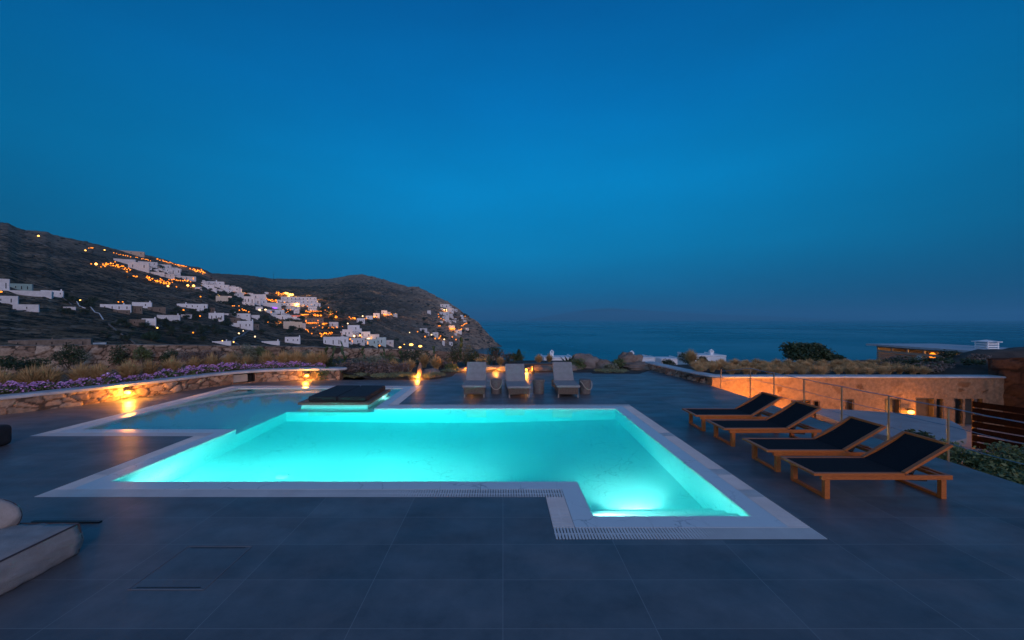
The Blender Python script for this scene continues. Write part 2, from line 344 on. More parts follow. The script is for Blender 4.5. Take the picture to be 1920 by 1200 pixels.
def hill_material():
    m = bpy.data.materials.new('scrub_hillside'); m.use_nodes = True; t = m.node_tree; n = t.nodes; b = n['Principled BSDF']; b.inputs['Roughness'].default_value = .95; b.inputs['Specular IOR Level'].default_value = .1
    co = n.new('ShaderNodeTexCoord'); O = co.outputs['Object']
    def noi(sc_, det, ro=.6):
        x = n.new('ShaderNodeTexNoise'); x.inputs['Scale'].default_value = sc_; x.inputs['Detail'].default_value = det; x.inputs['Roughness'].default_value = ro; t.links.new(O, x.inputs['Vector']); return x.outputs[0]
    def rmp(src, a, b_, c1, c2):
        r = n.new('ShaderNodeValToRGB'); r.color_ramp.elements[0].position = a; r.color_ramp.elements[1].position = b_; r.color_ramp.elements[0].color = (*c1, 1); r.color_ramp.elements[1].color = (*c2, 1); t.links.new(src, r.inputs[0]); return r.outputs[0]
    def mix(f, a, b_):
        x = n.new('ShaderNodeMix'); x.data_type = 'RGBA'; t.links.new(f, x.inputs[0]); t.links.new(a, x.inputs[6]); t.links.new(b_, x.inputs[7]); return x.outputs[2]
    at_ = n.new('ShaderNodeAttribute'); at_.attribute_name = 'tone'   # how rocky this stretch is
    big = rmp(noi(.006, 3), .4, .6, (.085, .053, .028), (.19, .122, .068))
    earth = rmp(noi(.035, 6, .7), .38, .62, (.125, .080, .044), (.38, .25, .145))
    base = mix(rmp(noi(.012, 3), .42, .58, (0, 0, 0), (1, 1, 1)), big, earth)
    scrub = rmp(noi(.075, 6, .8), .47, .53, (0, 0, 0), (1, 1, 1))
    rgb = n.new('ShaderNodeRGB'); rgb.outputs[0].default_value = (.022, .020, .011, 1)
    base = mix(scrub, base, rgb.outputs[0])
    rock = rmp(noi(.06, 8, .8), .36, .66, (.08, .054, .034), (.60, .43, .29))
    vo = n.new('ShaderNodeTexVoronoi'); vo.inputs['Scale'].default_value = .14; t.links.new(O, vo.inputs['Vector'])
    pale = rmp(vo.outputs['Distance'], .12, .26, (1, 1, 1), (0, 0, 0))
    c = mix(at_.outputs['Fac'], base, rock)
    pk = n.new('ShaderNodeRGB'); pk.outputs[0].default_value = (.42, .33, .24, 1)
    mlt = n.new('ShaderNodeMath'); mlt.operation = 'MULTIPLY'; t.links.new(pale, mlt.inputs[0]); mlt.inputs[1].default_value = .45
    c = mix(mlt.outputs[0], c, pk.outputs[0])
    # old field terraces: thin pale walls following the contours, broken by noise
    sx = n.new('ShaderNodeSeparateXYZ'); t.links.new(O, sx.inputs[0])
    wz = n.new('ShaderNodeMath'); wz.operation = 'MULTIPLY_ADD'; t.links.new(noi(.008, 4), wz.inputs[0]); wz.inputs[1].default_value = 60; t.links.new(sx.outputs[2], wz.inputs[2])
    md = n.new('ShaderNodeMath'); md.operation = 'PINGPONG'; t.links.new(wz.outputs[0], md.inputs[0]); md.inputs[1].default_value = 5.0
    ln = rmp(md.outputs[0], .35, .9, (1, 1, 1), (0, 0, 0)); msk = rmp(noi(.010, 3), .50, .60, (0, 0, 0), (1, 1, 1))
    m2 = n.new('ShaderNodeMath'); m2.operation = 'MULTIPLY'; t.links.new(ln, m2.inputs[0]); t.links.new(msk, m2.inputs[1])
    m3 = n.new('ShaderNodeMath'); m3.operation = 'MULTIPLY'; t.links.new(m2.outputs[0], m3.inputs[0]); m3.inputs[1].default_value = .55
    tw_ = n.new('ShaderNodeRGB'); tw_.outputs[0].default_value = (.42, .33, .25, 1); c = mix(m3.outputs[0], c, tw_.outputs[0])
    t.links.new(c, b.inputs['Base Color'])
    bp = n.new('ShaderNodeBump'); bp.inputs['Strength'].default_value = 1; bp.inputs['Distance'].default_value = 6; t.links.new(noi(.05, 8, .7), bp.inputs['Height']); t.links.new(bp.outputs[0], b.inputs['Normal'])
    return m
HILL = hill_material()
us = [-900+10*i for i in range(86)]+[-40+3*i for i in range(1, 327)]; us = [u for u in us if u < 941]+[941]
NS = 110; s = MB()
for u in us:
    vr, vb = interp(RIDGE, u), vbot(u)
    rock = min(1, max(0, (u-640)/180))
    for j in range(NS+1):
        q = j/NS; v = vb+(vr-vb)*q
        p = hill(u, v)
        jit = noise.fractal(Vector((p.x*.02, p.y*.02, p.z*.03)), .7, 2.2, 5)
        fine = noise.fractal(Vector((p.x*.09, p.y*.09, 7)), .7, 2.2, 3)
        dist = (p-CAMP).length
        p.z += dist/F*(.9*jit+.6*fine)*(1.0 if q > .05 else .2)*(1+rock)
        s.v.append(tuple(p)); rk = rock+.45*(q > .9 and u > 0)
        s.tone.append(max(0, min(1, rk*.9+.5*noise.noise(Vector((p.x*.004, p.y*.004, 1)))-.12)))
    for q in (1, 2):
        vr2 = at(u, vr, interp(D1, u)*(1.1 if q == 1 else 1.7)); z = vr2.z-10 if q == 1 else SEA-6
        s.v.append((vr2.x, vr2.y, max(z, SEA-5) if q == 1 else z)); s.tone.append(rock)
K = NS+3
for i in range(len(us)-1):
    for j in range(K-1):
        s.f.append((i*K+j, (i+1)*K+j, (i+1)*K+j+1, i*K+j+1)); s.m.append(0)
tag(s.build('hills', HILL, smooth=True), kind='structure')

# scrub that roughens the slope
random.seed(3); s = MB()
for i in range(3600):
    u = random.uniform(-120, 925); vr, vb = interp(RIDGE, u), vbot(u); v = vr+(vb-vr)*random.random()**.9
    p = hill(u, v+.3); d = (p-CAMP).length; r = d/F*random.uniform(.8, 2.2)
    if noise.noise(Vector((p.x*.012, p.y*.012, 9))) < -.05 and random.random() < .75: continue
    s.ico(p, r, 1, (1.5, 1.2, .6), .5, seed=i)
tag(s.build('scrub', leafmat('scrub_leaf', (.014, .016, .009), (.04, .04, .022))), 'low dark scrub dotted over the rocky hillside', 'scrub', kind='stuff')

# island on the horizon
s = MB(); ys = []
prof = [(985, 600), (1020, 594), (1060, 587), (1100, 581), (1145, 578), (1190, 581), (1240, 584), (1300, 587), (1370, 590), (1450, 593), (1560, 598), (1640, 601)]
n = 60
for j, (dd, kk) in enumerate(((34000, 0), (37000, .6), (40000, 1), (42000, .4), (44000, 0))):
    for i in range(n+1):
        u = 985+(1640-985)*i/n; v = interp(prof, u); top = at(u, v, 40000).z
        p = at(u, 600, dd); z = SEA-3+(top-SEA)*kk*(1+.08*noise.noise(Vector((u*.03, j, 2)))*(kk < 1)); s.v.append((p.x, p.y, z))
for j in range(4):
    for i in range(n): a = j*(n+1)+i; s.f.append((a, a+1, a+n+2, a+n+1)); s.m.append(0)
tag(s.build('island', pm('island_slopes', (.10, .085, .07), (.16, .13, .10), .002, .95), smooth=True), kind='structure')

# ground around and below the garden
def gz(x, y):
    r = math.hypot(x, y)
    if x > 7.9 and y < 22: base = -1.55
    else: base = -.25 if y < 19.5 else -.25-(y-19.5)*.03
    if r < 28: return base
    return min(base, -.3)-(.2*(min(r, 100)-28)+.083*max(0, min(r, 1000)-100))-(20 if r > 1150 else 0)
s = MB(); rad = [0, 3, 6, 9, 12, 15, 17, 19, 21, 23, 25, 28, 32, 38, 46, 56, 70, 90, 120, 160, 220, 300, 420, 600, 850, 1100, 1200]; seg = 120
for r in rad:
    for k in range(seg):
        t = 2*math.pi*k/seg; x, y = r*math.cos(t), r*math.sin(t)
        s.v.append((x, y, min(gz(x, y), -2.2 if r < 16 else 9)+(.12*noise.noise(Vector((x*.3, y*.3, 0))) if r > 16 else 0)))
for i in range(len(rad)-1):
    for k in range(seg):
        k2 = (k+1) % seg; s.f.append((i*seg+k, i*seg+k2, (i+1)*seg+k2, (i+1)*seg+k)); s.m.append(0)
GROUND = pm('dry_ground', (.05, .04, .03), (.12, .095, .07), .6, .95, .6)
tag(s.build('ground', GROUND, smooth=True), kind='structure')

# ================================================================ TERRACE AND POOL
XL, XR, YF, YN, XS, YS = -5.88, 3.06, 11.1, 6.10, 1.11, 5.03       # main basin and its step recess
WX0, WX1, WY0, WY1 = -9.30, -3.50, 9.0, 14.37                        # shallow basin
RECTS = [(XL, XR, YN, YF), (XS, XR, YS, YN), (WX0, WX1, WY0, WY1)]
def inoff(x, y, d): return any(a-d < x < b+d and c-d < y < e+d for a, b, c, e in RECTS)
C1, C2 = .27, .53
def ring(d0, d1):
    xs = sorted({round(v, 4) for a, b, c, e in RECTS for v in (a-d0, a-d1, b+d0, b+d1)}); ys_ = sorted({round(v, 4) for a, b, c, e in RECTS for v in (c-d0, c-d1, e+d0, e+d1)})
    out = []
    for x0, x1 in zip(xs, xs[1:]):
        for y0, y1 in zip(ys_, ys_[1:]):
            mx_, my_ = (x0+x1)/2, (y0+y1)/2
            if x1-x0 > .001 and y1-y0 > .001 and inoff(mx_, my_, d1) and not inoff(mx_, my_, d0): out.append((x0, x1, y0, y1))
    return out
DX0, DX1, DY0 = -22.0, 7.6, -6.0
xs = sorted({DX0, DX1, -4.7, -2.8, 4.0, 6.1}|{round(v, 4) for a, b, c, e in RECTS for v in (a-C2, b+C2)})
ys_ = sorted({DY0, 16.3, 18.2, 18.6}|{round(v, 4) for a, b, c, e in RECTS for v in (c-C2, e+C2)})
s = MB()
for x0, x1 in zip(xs, xs[1:]):
    for y0, y1 in zip(ys_, ys_[1:]):
        mx_, my_ = (x0+x1)/2, (y0+y1)/2
        if inoff(mx_, my_, C2): continue
        if mx_ < -2.8 and my_ > 16.3: continue
        if mx_ > 4.0 and my_ > 18.2: continue
        s.quad((x0, y0, 0), (x1, y0, 0), (x1, y1, 0), (x0, y1, 0))
s.tri((-2.8, 16.3, 0), (-2.8, 18.6, 0), (-3.0, 16.3, 0)); s.quad((6.1, 18.2, 0), (7.6, 18.2, 0), (7.6, 19.6, 0), (7.0, 19.4, 0))
# visible thickness of the terrace along its right edge
s.quad((7.6, DY0, 0), (7.6, DY0, -2.2), (7.6, 19.6, -2.2), (7.6, 19.6, 0))
tag(s.build('terrace', TILE), kind='structure')

pool = empty('swimming_pool', (-2, 9, 0), label='angular swimming pool with glowing turquoise water, marble coping and a shallow end', cat='swimming pool')
def pchild(o): o.parent = pool; o.matrix_parent_inverse = Matrix.Translation((2, -9, 0)); return o
s = MB()
for x0, x1, y0, y1 in ring(0, C1):
    lx, ly = x1-x0, y1-y0
    if lx < .3 and ly < .3: s.box(x0, x1-.0, y0, y1, -.05, .0, mi=0); continue
    if lx >= ly:
        k = max(1, round(lx/.6))
        for i in range(k): s.box(x0+lx*i/k+.002, x0+lx*(i+1)/k-.002, y0, y1, -.05, .0)
    else:
        k = max(1, round(ly/.6))
        for i in range(k): s.box(x0, x1, y0+ly*i/k+.002, y0+ly*(i+1)/k-.002, -.05, .0)
pchild(s.build('coping', MARBLE))
s = MB(); ch = MB(); SL = .036
for x0, x1, y0, y1 in ring(C1, C2):
    ch.quad((x0, y0, -.045), (x1, y0, -.045), (x1, y1, -.045), (x0, y1, -.045))
    lx, ly = x1-x0, y1-y0
    if lx >= ly or (lx < .3 and ly < .3):
        k = max(1, round(lx/SL))
        for i in range(k): c = x0+lx*(i+.5)/k; s.box(c-.0115, c+.0115, y0+.006, y1-.006, -.03, 0)
        s.box(x0, x1, (y0+y1)/2-.01, (y0+y1)/2+.01, -.03, -.004)
    else:
        k = max(1, round(ly/SL))
        for i in range(k): c = y0+ly*(i+.5)/k; s.box(x0+.006, x1-.006, c-.0115, c+.0115, -.03, 0)
        s.box((x0+x1)/2-.01, (x0+x1)/2+.01, y0, y1, -.03, -.004)
pchild(s.build('overflow_grating', pm('grating_plastic', (.66, .61, .58), (.76, .71, .68), 2, .5)))
pchild(ch.build('gutter', pm('gutter_dark', (.03, .028, .028), None, rough=.8)))

def zf(x): return -1.40 if x < -.6 else -1.40+.28*(x+.6)/3.66
SH = -.40
s = MB(); T = -.045
def wall(x0, y0, x1, y1, zt, zb0, zb1=None):
    zb1 = zb0 if zb1 is None else zb1; s.quad((x0, y0, zt), (x1, y1, zt), (x1, y1, zb1), (x0, y0, zb0))
wall(XL, YN, -.6, YN, T, zf(XL)); wall(-.6, YN, XS, YN, T, zf(-.6), zf(XS)); wall(XS, YN, XS, YS, T, zf(XS)); wall(XS, YS, XR, YS, T, zf(XS), zf(XR))
wall(XR, YS, XR, YF, T, zf(XR)); wall(XR, YF, -.6, YF, T, zf(XR), zf(-.6)); wall(-.6, YF, WX1, YF, T, zf(-.6), zf(WX1)); wall(WX1, YF, XL, YF, SH, zf(XL))
wall(XL, YF, XL, WY0, SH, zf(XL)); wall(XL, WY0, XL, YN, T, zf(XL))
wall(WX1, YF, WX1, WY1, T, SH); wall(WX1, WY1, WX0, WY1, T, SH); wall(WX0, WY1, WX0, WY0, T, SH); wall(WX0, WY0, XL, WY0, T, SH)
def flr(x0, x1, y0, y1): s.quad((x0, y0, zf(x0)), (x1, y0, zf(x1)), (x1, y1, zf(x1)), (x0, y1, zf(x0)))
flr(XL, -.6, YN, YF); flr(-.6, XS, YN, YF); flr(XS, XR, YN, YF); flr(XS, XR, YS, YN)
s.quad((WX0, WY0, SH), (XL, WY0, SH), (XL, WY1, SH), (WX0, WY1, SH)); s.quad((XL, YF, SH), (WX1, YF, SH), (WX1, WY1, SH), (XL, WY1, SH))
pchild(s.build('basin', BASIN))
for k, (dy, z) in enumerate(((.30, -.24), (.62, -.52), (.94, -.82))):
    s = MB(); s.box(XS+.002, XR-.002, YS+(.002 if k == 0 else (0, .30, .62)[k]+.002), YS+dy, zf(XS)-.1, z); pchild(s.build('step', BASIN))
s = MB(); c = on(541, 866, -.56)
c = Vector((-4.1, 7.6, -1.4)); s.lathe([(.001, .02), (.10, .02), (.12, .004), (.12, 0)], 20, (c.x, c.y, zf(c.x)+.002)); pchild(s.build('drain_cover', pm('drain_plastic', (.85, .85, .85), None, rough=.4), smooth=True))
# underwater lights, set in the walls
ULENS = emit('underwater_lens', (.75, 1.0, .95), 6.0)
def uw(loc, aim, power, ang=150, size=.12, colr=(.50, 1.0, .92), lens=True):
    d = (Vector(aim)-Vector(loc)).normalized()
    m_ = MB(); rot = d.to_track_quat('Z', 'Y').to_matrix().to_4x4()
    m_.lathe([(.0005, .012), (.085, .012), (.10, 0)], 16); m_.v = [tuple((Matrix.Translation(Vector(loc)) @ rot) @ Vector(v)) for v in m_.v]
    if lens: pchild(m_.build('underwater_light', ULENS))
    l = bpy.data.lights.new('underwater_lamp', 'SPOT'); l.energy = power; l.spot_size = R(ang); l.spot_blend = .9; l.shadow_soft_size = size; l.color = colr
    o = bpy.data.objects.new('underwater_lamp', l); o.location = Vector(loc)+d*.06; o.rotation_euler = (-d).to_track_quat('Z', 'Y').to_euler(); col.objects.link(o); pchild(o)
def uw_hot(loc, aim, power):
    d = (Vector(aim)-Vector(loc)).normalized(); l = bpy.data.lights.new('underwater_beam', 'SPOT'); l.energy = power; l.spot_size = R(105); l.spot_blend = 1; l.shadow_soft_size = .08; l.color = (1.0, .95, .90)
    o = bpy.data.objects.new('underwater_beam', l); o.location = Vector(loc); o.rotation_euler = (-d).to_track_quat('Z', 'Y').to_euler(); col.objects.link(o); pchild(o)
for x, pw in ((-5.3, 500), (-3.3, 800), (-1.5, 600)): uw((x, YN, -.60), (x, YN+1, -.70), pw*.24, 165); uw_hot((x, YN+.06, -.60), (x+.1, YN+1.9, -1.4), pw*.58)
uw((2.05, YS+.94, -.98), (2.05, YS+2, -1.02), 80, 150); uw_hot((2.05, YS+1.0, -.98), (2.05, YS+1.95, -1.2), 210)
uw((XS, 5.40, -.11), (XS+1, 5.40, -.16), 110, 165, lens=False)
uw((WX1, 13.0, -.2), (WX1-1, 13.0, -.24), 34, 165, size=.3, lens=False)  # added lamp without a fixture, unseen, brightens the shallow basin
# water: one closed body, its sides just inside the masonry
def water_material():
    m = bpy.data.materials.new('pool_water'); m.use_nodes = True; t = m.node_tree; n = t.nodes; b = n['Principled BSDF']
    b.inputs['Transmission Weight'].default_value = 1; b.inputs['Roughness'].default_value = 0; b.inputs['IOR'].default_value = 1.33; b.inputs['Base Color'].default_value = (1, 1, 1, 1)
    co = n.new('ShaderNodeTexCoord'); no = n.new('ShaderNodeTexNoise'); no.inputs['Scale'].default_value = 1.6; no.inputs['Detail'].default_value = 2; t.links.new(co.outputs['Object'], no.inputs['Vector'])
    bp = n.new('ShaderNodeBump'); bp.inputs['Strength'].default_value = .05; bp.inputs['Distance'].default_value = .02; t.links.new(no.outputs[0], bp.inputs['Height']); t.links.new(bp.outputs[0], b.inputs['Normal'])
    va = n.new('ShaderNodeVolumeAbsorption'); va.inputs['Color'].default_value = (.02, .955, .950, 1); va.inputs['Density'].default_value = .62
    t.links.new(va.outputs[0], n['Material Output'].inputs['Volume'])
    return m
e = .008
U_ = [(XL-e, YN-e), (XS-e, YN-e), (XS-e, YS-e), (XR+e, YS-e), (XR+e, YF+e), (WX1+e, YF+e), (WX1+e, WY1+e), (WX0-e, WY1+e), (WX0-e, WY0-e), (XL-e, WY0-e)]
s = MB(); s.prism(U_, -1.6, -.02)
tag(s.build('pool_water', water_material()), kind='structure')

# access hatch in the paving
s = MB(); hx0, hx1, hy0, hy1 = -3.36, -2.68, 3.66, 4.36
for a, b_ in (((hx0, hy0), (hx1, hy0)), ((hx1, hy0), (hx1, hy1)), ((hx1, hy1), (hx0, hy1)), ((hx0, hy1), (hx0, hy0))):
    s.beam((*a, .003), (*b_, .003), .008, .004)
hat = s.build('access_hatch', pm('hatch_trim', (.16, .17, .19), None, rough=.5)); tag(hat, 'thin square outline of an access hatch set in the dark tiles by the beanbag', 'hatch')
for y in (hy0+.03, hy1-.03): s = MB(); s.box(hx0+.05, hx1-.05, y-.003, y+.003, .0005, .0030); s.build('grip_slot', BLACKMETAL, hat)

# the hazy evening air over land and sea
s = MB(); s.box(-46500, 46500, -46500, 46500, SEA-8, 620)
hm = bpy.data.materials.new('haze'); hm.use_nodes = True; n = hm.node_tree.nodes; n.remove(n['Principled BSDF'])
pv_ = n.new('ShaderNodeVolumePrincipled'); pv_.inputs['Color'].default_value = (.20, .68, .96, 1); pv_.inputs['Density'].default_value = 6e-5; pv_.inputs['Anisotropy'].default_value = 0
hm.node_tree.links.new(pv_.outputs[0], n['Material Output'].inputs['Volume'])
tag(s.build('haze', hm), kind='stuff')

# ================================================================ STONE WALLS
JT = .085
def vor(p):
    d, pts = noise.voronoi(p); return d[1]-d[0], pts[0]
def stone_strip(s, path, zlo, zhi, step=.06, cell=.28, depth=.03, thick=.35, skip=None, plaster=False):
    'front face of a rubble wall along a ground path, displaced stone by stone, with plain back and top'
    P = [Vector((x, y, 0)) for x, y in path]; acc = [0]
    for a, b in zip(P, P[1:]): acc.append(acc[-1]+(b-a).length)
    n = max(2, int(acc[-1]/step)); rows = None; nrm = []
    def pos(l):
        for i in range(len(P)-1):
            if l <= acc[i+1]+1e-6:
                q = (l-acc[i])/(acc[i+1]-acc[i]); return P[i].lerp(P[i+1], q), i
        return P[-1].copy(), len(P)-2
    tn = [(P[i+1]-P[i]).normalized() for i in range(len(P)-1)]
    nmax = max(2, int(max((zhi(l)-zlo(l)) for l in (0, acc[-1]/2, acc[-1]))/step))
    n0 = len(s.v); base = []
    for i in range(n+1):
        l = acc[-1]*i/n; p, k = pos(l); t = tn[k]
        # blend tangents near joints
        if k+1 < len(tn) and acc[k+1]-l < .5: t = t.lerp(tn[k+1], .5*(1-(acc[k+1]-l)/.5)).normalized()
        if k > 0 and l-acc[k] < .5: t = t.lerp(tn[k-1], .5*(1-(l-acc[k])/.5)).normalized()
        nn = Vector((t.y, -t.x, 0)); a, b = zlo(l), zhi(l)
        for j in range(nmax+1):
            z = a+(b-a)*j/nmax
            q = Vector((l/cell*.75, z/cell*1.25, 0)); q += Vector((noise.noise(q*1.3)*.14, noise.noise(q*1.3+Vector((9, 0, 0)))*.14, 0))
            e, c = vor(q); hsh = noise.cell(Vector((math.floor(c.x*7.3), math.floor(c.y*7.3), 2)))
            out = min(e*3, 1)*depth*(.6+.8*hsh)+.006*noise.noise(Vector((l*14, z*14, 3)))
            if plaster:      # flush pointing leaves only some stones showing
                sh = hsh > .62 and e > .22; out = depth*.5*sh+.012*noise.noise(Vector((l*5, z*5, 3)))
                s.v.append((p.x+nn.x*out, p.y+nn.y*out, z)); s.tone.append(.12+.45*((hsh*7) % 1) if sh else .60+.35*abs(noise.noise(Vector((l*1.3, z*2, 8))))); continue
            s.v.append((p.x+nn.x*out, p.y+nn.y*out, z))
            s.tone.append(0.0 if e < JT else .12+.88*abs(hsh) % 1)
        base.append((p, nn, a, b))
    K = nmax+1
    for i in range(n):
        for j in range(nmax):
            if skip:
                l = acc[-1]*(i+.5)/n; z = base[i][2]+(base[i][3]-base[i][2])*(j+.5)/nmax
                if skip(l, z): continue
            s.f.append((n0+i*K+j, n0+(i+1)*K+j, n0+(i+1)*K+j+1, n0+i*K+j+1)); s.m.append(0)
    for i in range(n):          # top, back
        (p, nn, a, b), (p2, nn2, a2, b2) = base[i], base[i+1]
        tp = (n0+i*K+nmax, n0+(i+1)*K+nmax); m_ = len(s.v)
        s.v += [tuple(p-nn*thick+Vector((0, 0, b))), tuple(p2-nn2*thick+Vector((0, 0, b2))), tuple(p-nn*thick+Vector((0, 0, a))), tuple(p2-nn2*thick+Vector((0, 0, a2)))]; s.tone += [.5]*4
        s.f += [(tp[0], tp[1], m_+1, m_), (m_, m_+1, m_+3, m_+2)]; s.m += [0, 0]
    for i, fl in ((0, False), (n, True)):
        p, nn, a, b = base[i]; m_ = len(s.v); s.v += [tuple(p-nn*thick+Vector((0, 0, b))), tuple(p-nn*thick+Vector((0, 0, a)))]; s.tone += [.5]*2
        f = [n0+i*K+j for j in range(nmax+1)]+[m_, m_+1]; s.f.append(tuple(f if fl else f[::-1])); s.m.append(0)
    return base, acc[-1]
def catmull(P, k=8):
    P = [Vector((*p, 0)) for p in P]; out = []
    for i in range(len(P)-1):
        a, b, c, d = P[max(i-1, 0)], P[i], P[i+1], P[min(i+2, len(P)-1)]
        for j in range(k):
            t = j/k; out.append(.5*((2*b)+(c-a)*t+(2*a-5*b+4*c-d)*t*t+(3*b-a-3*c+d)*t**3))
    out.append(P[-1]); return [(p.x, p.y) for p in out]
def offset(path, d):
    out = []
    for i, p in enumerate(path):
        a, b = path[max(i-1, 0)], path[min(i+1, len(path)-1)]; t = Vector((b[0]-a[0], b[1]-a[1])).normalized(); out.append((p[0]-t.y*d, p[1]+t.x*d))
    return out
LW = catmull([(-17.5, 5.6), (-14.3, 8.5), (-13.0, 9.95), (-12.15, 11.1), (-11.55, 12.1), (-10.85, 13.5), (-10.25, 14.85), (-9.3, 15.75), (-7.9, 16.2), (-6.5, 16.3)], 6)
lw = empty('planter_wall', (-10, 14, 0), label='low curved rubble planter wall with smooth pale cap beside the shallow pool', cat='wall')
def adopt(o, p):
    o.parent = p; o.matrix_parent_inverse = Matrix.Translation(p.location).inverted(); return o
s = MB(); NX0, NX1 = -9.80, -9.28   # niche
def niche_len():
    acc = 0; r = []
    for a, b in zip(LW, LW[1:]):
        l = math.hypot(b[0]-a[0], b[1]-a[1])
        r.append((acc, acc+l, a, b)); acc += l
    return r
NL = [l for l in niche_len() if l[2][0] <= -10.0 <= l[3][0]]
n0l = NL[0][0]; sk = lambda l, z: n0l+.16 < l < n0l+.86 and .04 < z < .37
stone_strip(s, LW, lambda l: -.02, lambda l: .385, .032, .26, .04, .36, sk); adopt(s.build('rubble_face', STONE_WARM), lw)
def cap_mesh(path, z0, z1, over, width):
    s = MB(); n0 = 0; prof = [(-over, z0), (-over-.012, z0+.02), (-over-.006, z1-.02), (-over+.025, z1), (width-.025, z1), (width, z1-.02), (width, z0)]
    rows = [offset(path, d) for d, z in prof]; k = len(prof)
    for i in range(len(path)):
        for r in range(k): s.v.append((*rows[r][i], prof[r][1]))
    for i in range(len(path)-1):
        for r in range(k):
            r2 = (r+1) % k; s.f.append((i*k+r, (i+1)*k+r, (i+1)*k+r2, i*k+r2)); s.m.append(0)
    s.f.append(tuple(range(k))); s.m.append(0); s.f.append(tuple((len(path)-1)*k+r for r in range(k))[::-1]); s.m.append(0)
    return s
adopt(cap_mesh(LW, .385, .475, .05, .42).build('cap', CAP), lw)
# end of the cap is rounded
s = MB(); s.lathe([(.001, .470), (.19, .472), (.225, .455), (.232, .43), (.225, .385), (.001, .385)], 20, (-6.52, 16.48, 0)); adopt(s.build('cap_end', CAP, smooth=True), lw)
# niche with a pale box and cables
a, b = NL[0][2], NL[0][3]; t = Vector((b[0]-a[0], b[1]-a[1], 0)).normalized(); nn = Vector((t.y, -t.x, 0)); O = Vector((*a, 0))+t*.16
M = Matrix.Translation(O) @ Matrix((t, -nn, Vector((0, 0, 1)))).transposed().to_4x4()
s = MB(); s.box(0, .7, .22, .25, .03, .38, M); s.box(-.02, 0, 0, .25, .03, .38, M); s.box(.70, .72, 0, .25, .03, .38, M); s.box(0, .7, 0, .25, .02, .035, M); adopt(s.build('niche', pm('niche_dark', (.02, .018, .016), None)), lw)
nb = MB(); nb.box(.02, .50, .03, .16, .06, .34, M); bo = nb.build('wall_box', pm('box_grey', (.26, .26, .24), (.33, .33, .31), 5, .6), bevel=.008)
tag(bo, 'pale grey box with looped cable standing in the dark niche of the planter wall', 'utility box')
s = MB(); s.tube([M @ Vector((.50, .05, .1)), M @ Vector((.56, -.0, .08)), M @ Vector((.62, .04, .18)), M @ Vector((.57, .06, .27)), M @ Vector((.64, .1, .32))], .012, 6); s.build('cable', BLACKMETAL, bo)

def path_light(name, loc, label, energy, size=.06, colr=(1.0, .34, .035), hood=True, face=(0, -1, 0), body=True, mat=GLOWHOT, group=None, cat='wall lamp'):
    r = empty(name, loc, label=label, cat=cat, group=group)
    s = MB(); s.ico((0, 0, 0), size, 2, (1.5, .6, .8)); s.build('bulb', mat, r, smooth=True)
    if hood: s = MB(); s.box(-.11, .11, -.02, .11, size*.9, size*.9+.03); s.build('hood', BLACKMETAL, r)
    l = bpy.data.lights.new('lamp_light', 'POINT'); l.energy = energy; l.color = colr; l.shadow_soft_size = size*1.2; l.specular_factor = .2
    o = bpy.data.objects.new('lamp_light', l); col.objects.link(o); o.parent = r; o.location = (Vector(face)*.17)+Vector((0, 0, -.02))
    return r
path_light('wall_lamp', (-13.75, 9.0, .22), 'orange lamp of the planter wall just outside the left picture edge', 90, .06, face=(.8, -.6, 0))
p = on(239, 739, .17); path_light('wall_lamp', (p.x, p.y, .22), 'bright orange lamp under the cap of the planter wall, left of the shallow pool', 115, .075, face=(.8, -.6, 0))
path_light('wall_lamp', (-7.72, 16.08, .20), 'orange lamp on the planter wall near its rounded end behind the daybed', 45, .06, face=(.2, -1, 0))

# garden beds
s = MB(); A = LW; B = offset(LW, 3.2); Cc = offset(LW, 7.5)
for i in range(len(A)-1):
    a0, a1, b0, b1 = offset(A, .1)[i], offset(A, .1)[i+1], B[i], B[i+1]
    s.quad((*a0, .33), (*a1, .33), (*b1, .33), (*b0, .33)); s.quad((*b0, .33), (*b1, .33), (*Cc[i+1], .22), (*Cc[i], .22))
s.quad((*offset(A, .1)[-1], .30), (-5.4, 16.5, .02), (-4.6, 24, -.1), (*Cc[-1], .22))
s.quad((-5.6, 16.32, .012), (-2.9, 16.32, .012), (-2.4, 24, -.1), (-5, 24, .05))
s.quad((-2.9, 16.32, .012), (-2.82, 18.62, .012), (4, 18.62, .012), (4, 25, -.1)); s.quad((-2.9, 16.32, .012), (4, 25, -.1), (-2.4, 25, -.1), (-2.5, 24, -.1))
s.quad((4.0, 18.22, .012), (6.1, 18.22, .012), (7.0, 25, -.2), (4, 25, -.1)); s.quad((6.1, 18.22, .008), (7.0, 19.42, .008), (7.4, 25, -.3), (7.0, 25, -.2))
tag(s.build('garden_soil', SOIL), kind='structure')

BW = catmull([(-34, 13.5), (-26, 17), (-18, 19.6), (-12, 21.6), (-6, 24), (-2, 27), (-.3, 30)], 6)
bl = sum(math.hypot(b[0]-a[0], b[1]-a[1]) for a, b in zip(BW, BW[1:]))
s = MB(); top = [(0, 1.25), (.25, 1.25), (.45, 1.2), (.62, .98), (.80, .62), (.92, .16), (1, -.25)]
stone_strip(s, BW, lambda l: interp(top, l/bl)-1.25, lambda l: interp(top, l/bl)+.03*noise.noise(Vector((l*2, 0, 0))), .06, .36, .06, .5)
tag(s.build('boundary_wall', STONE_GREY), 'long dry stone boundary wall at the back of the planting, hillside behind it', 'wall')

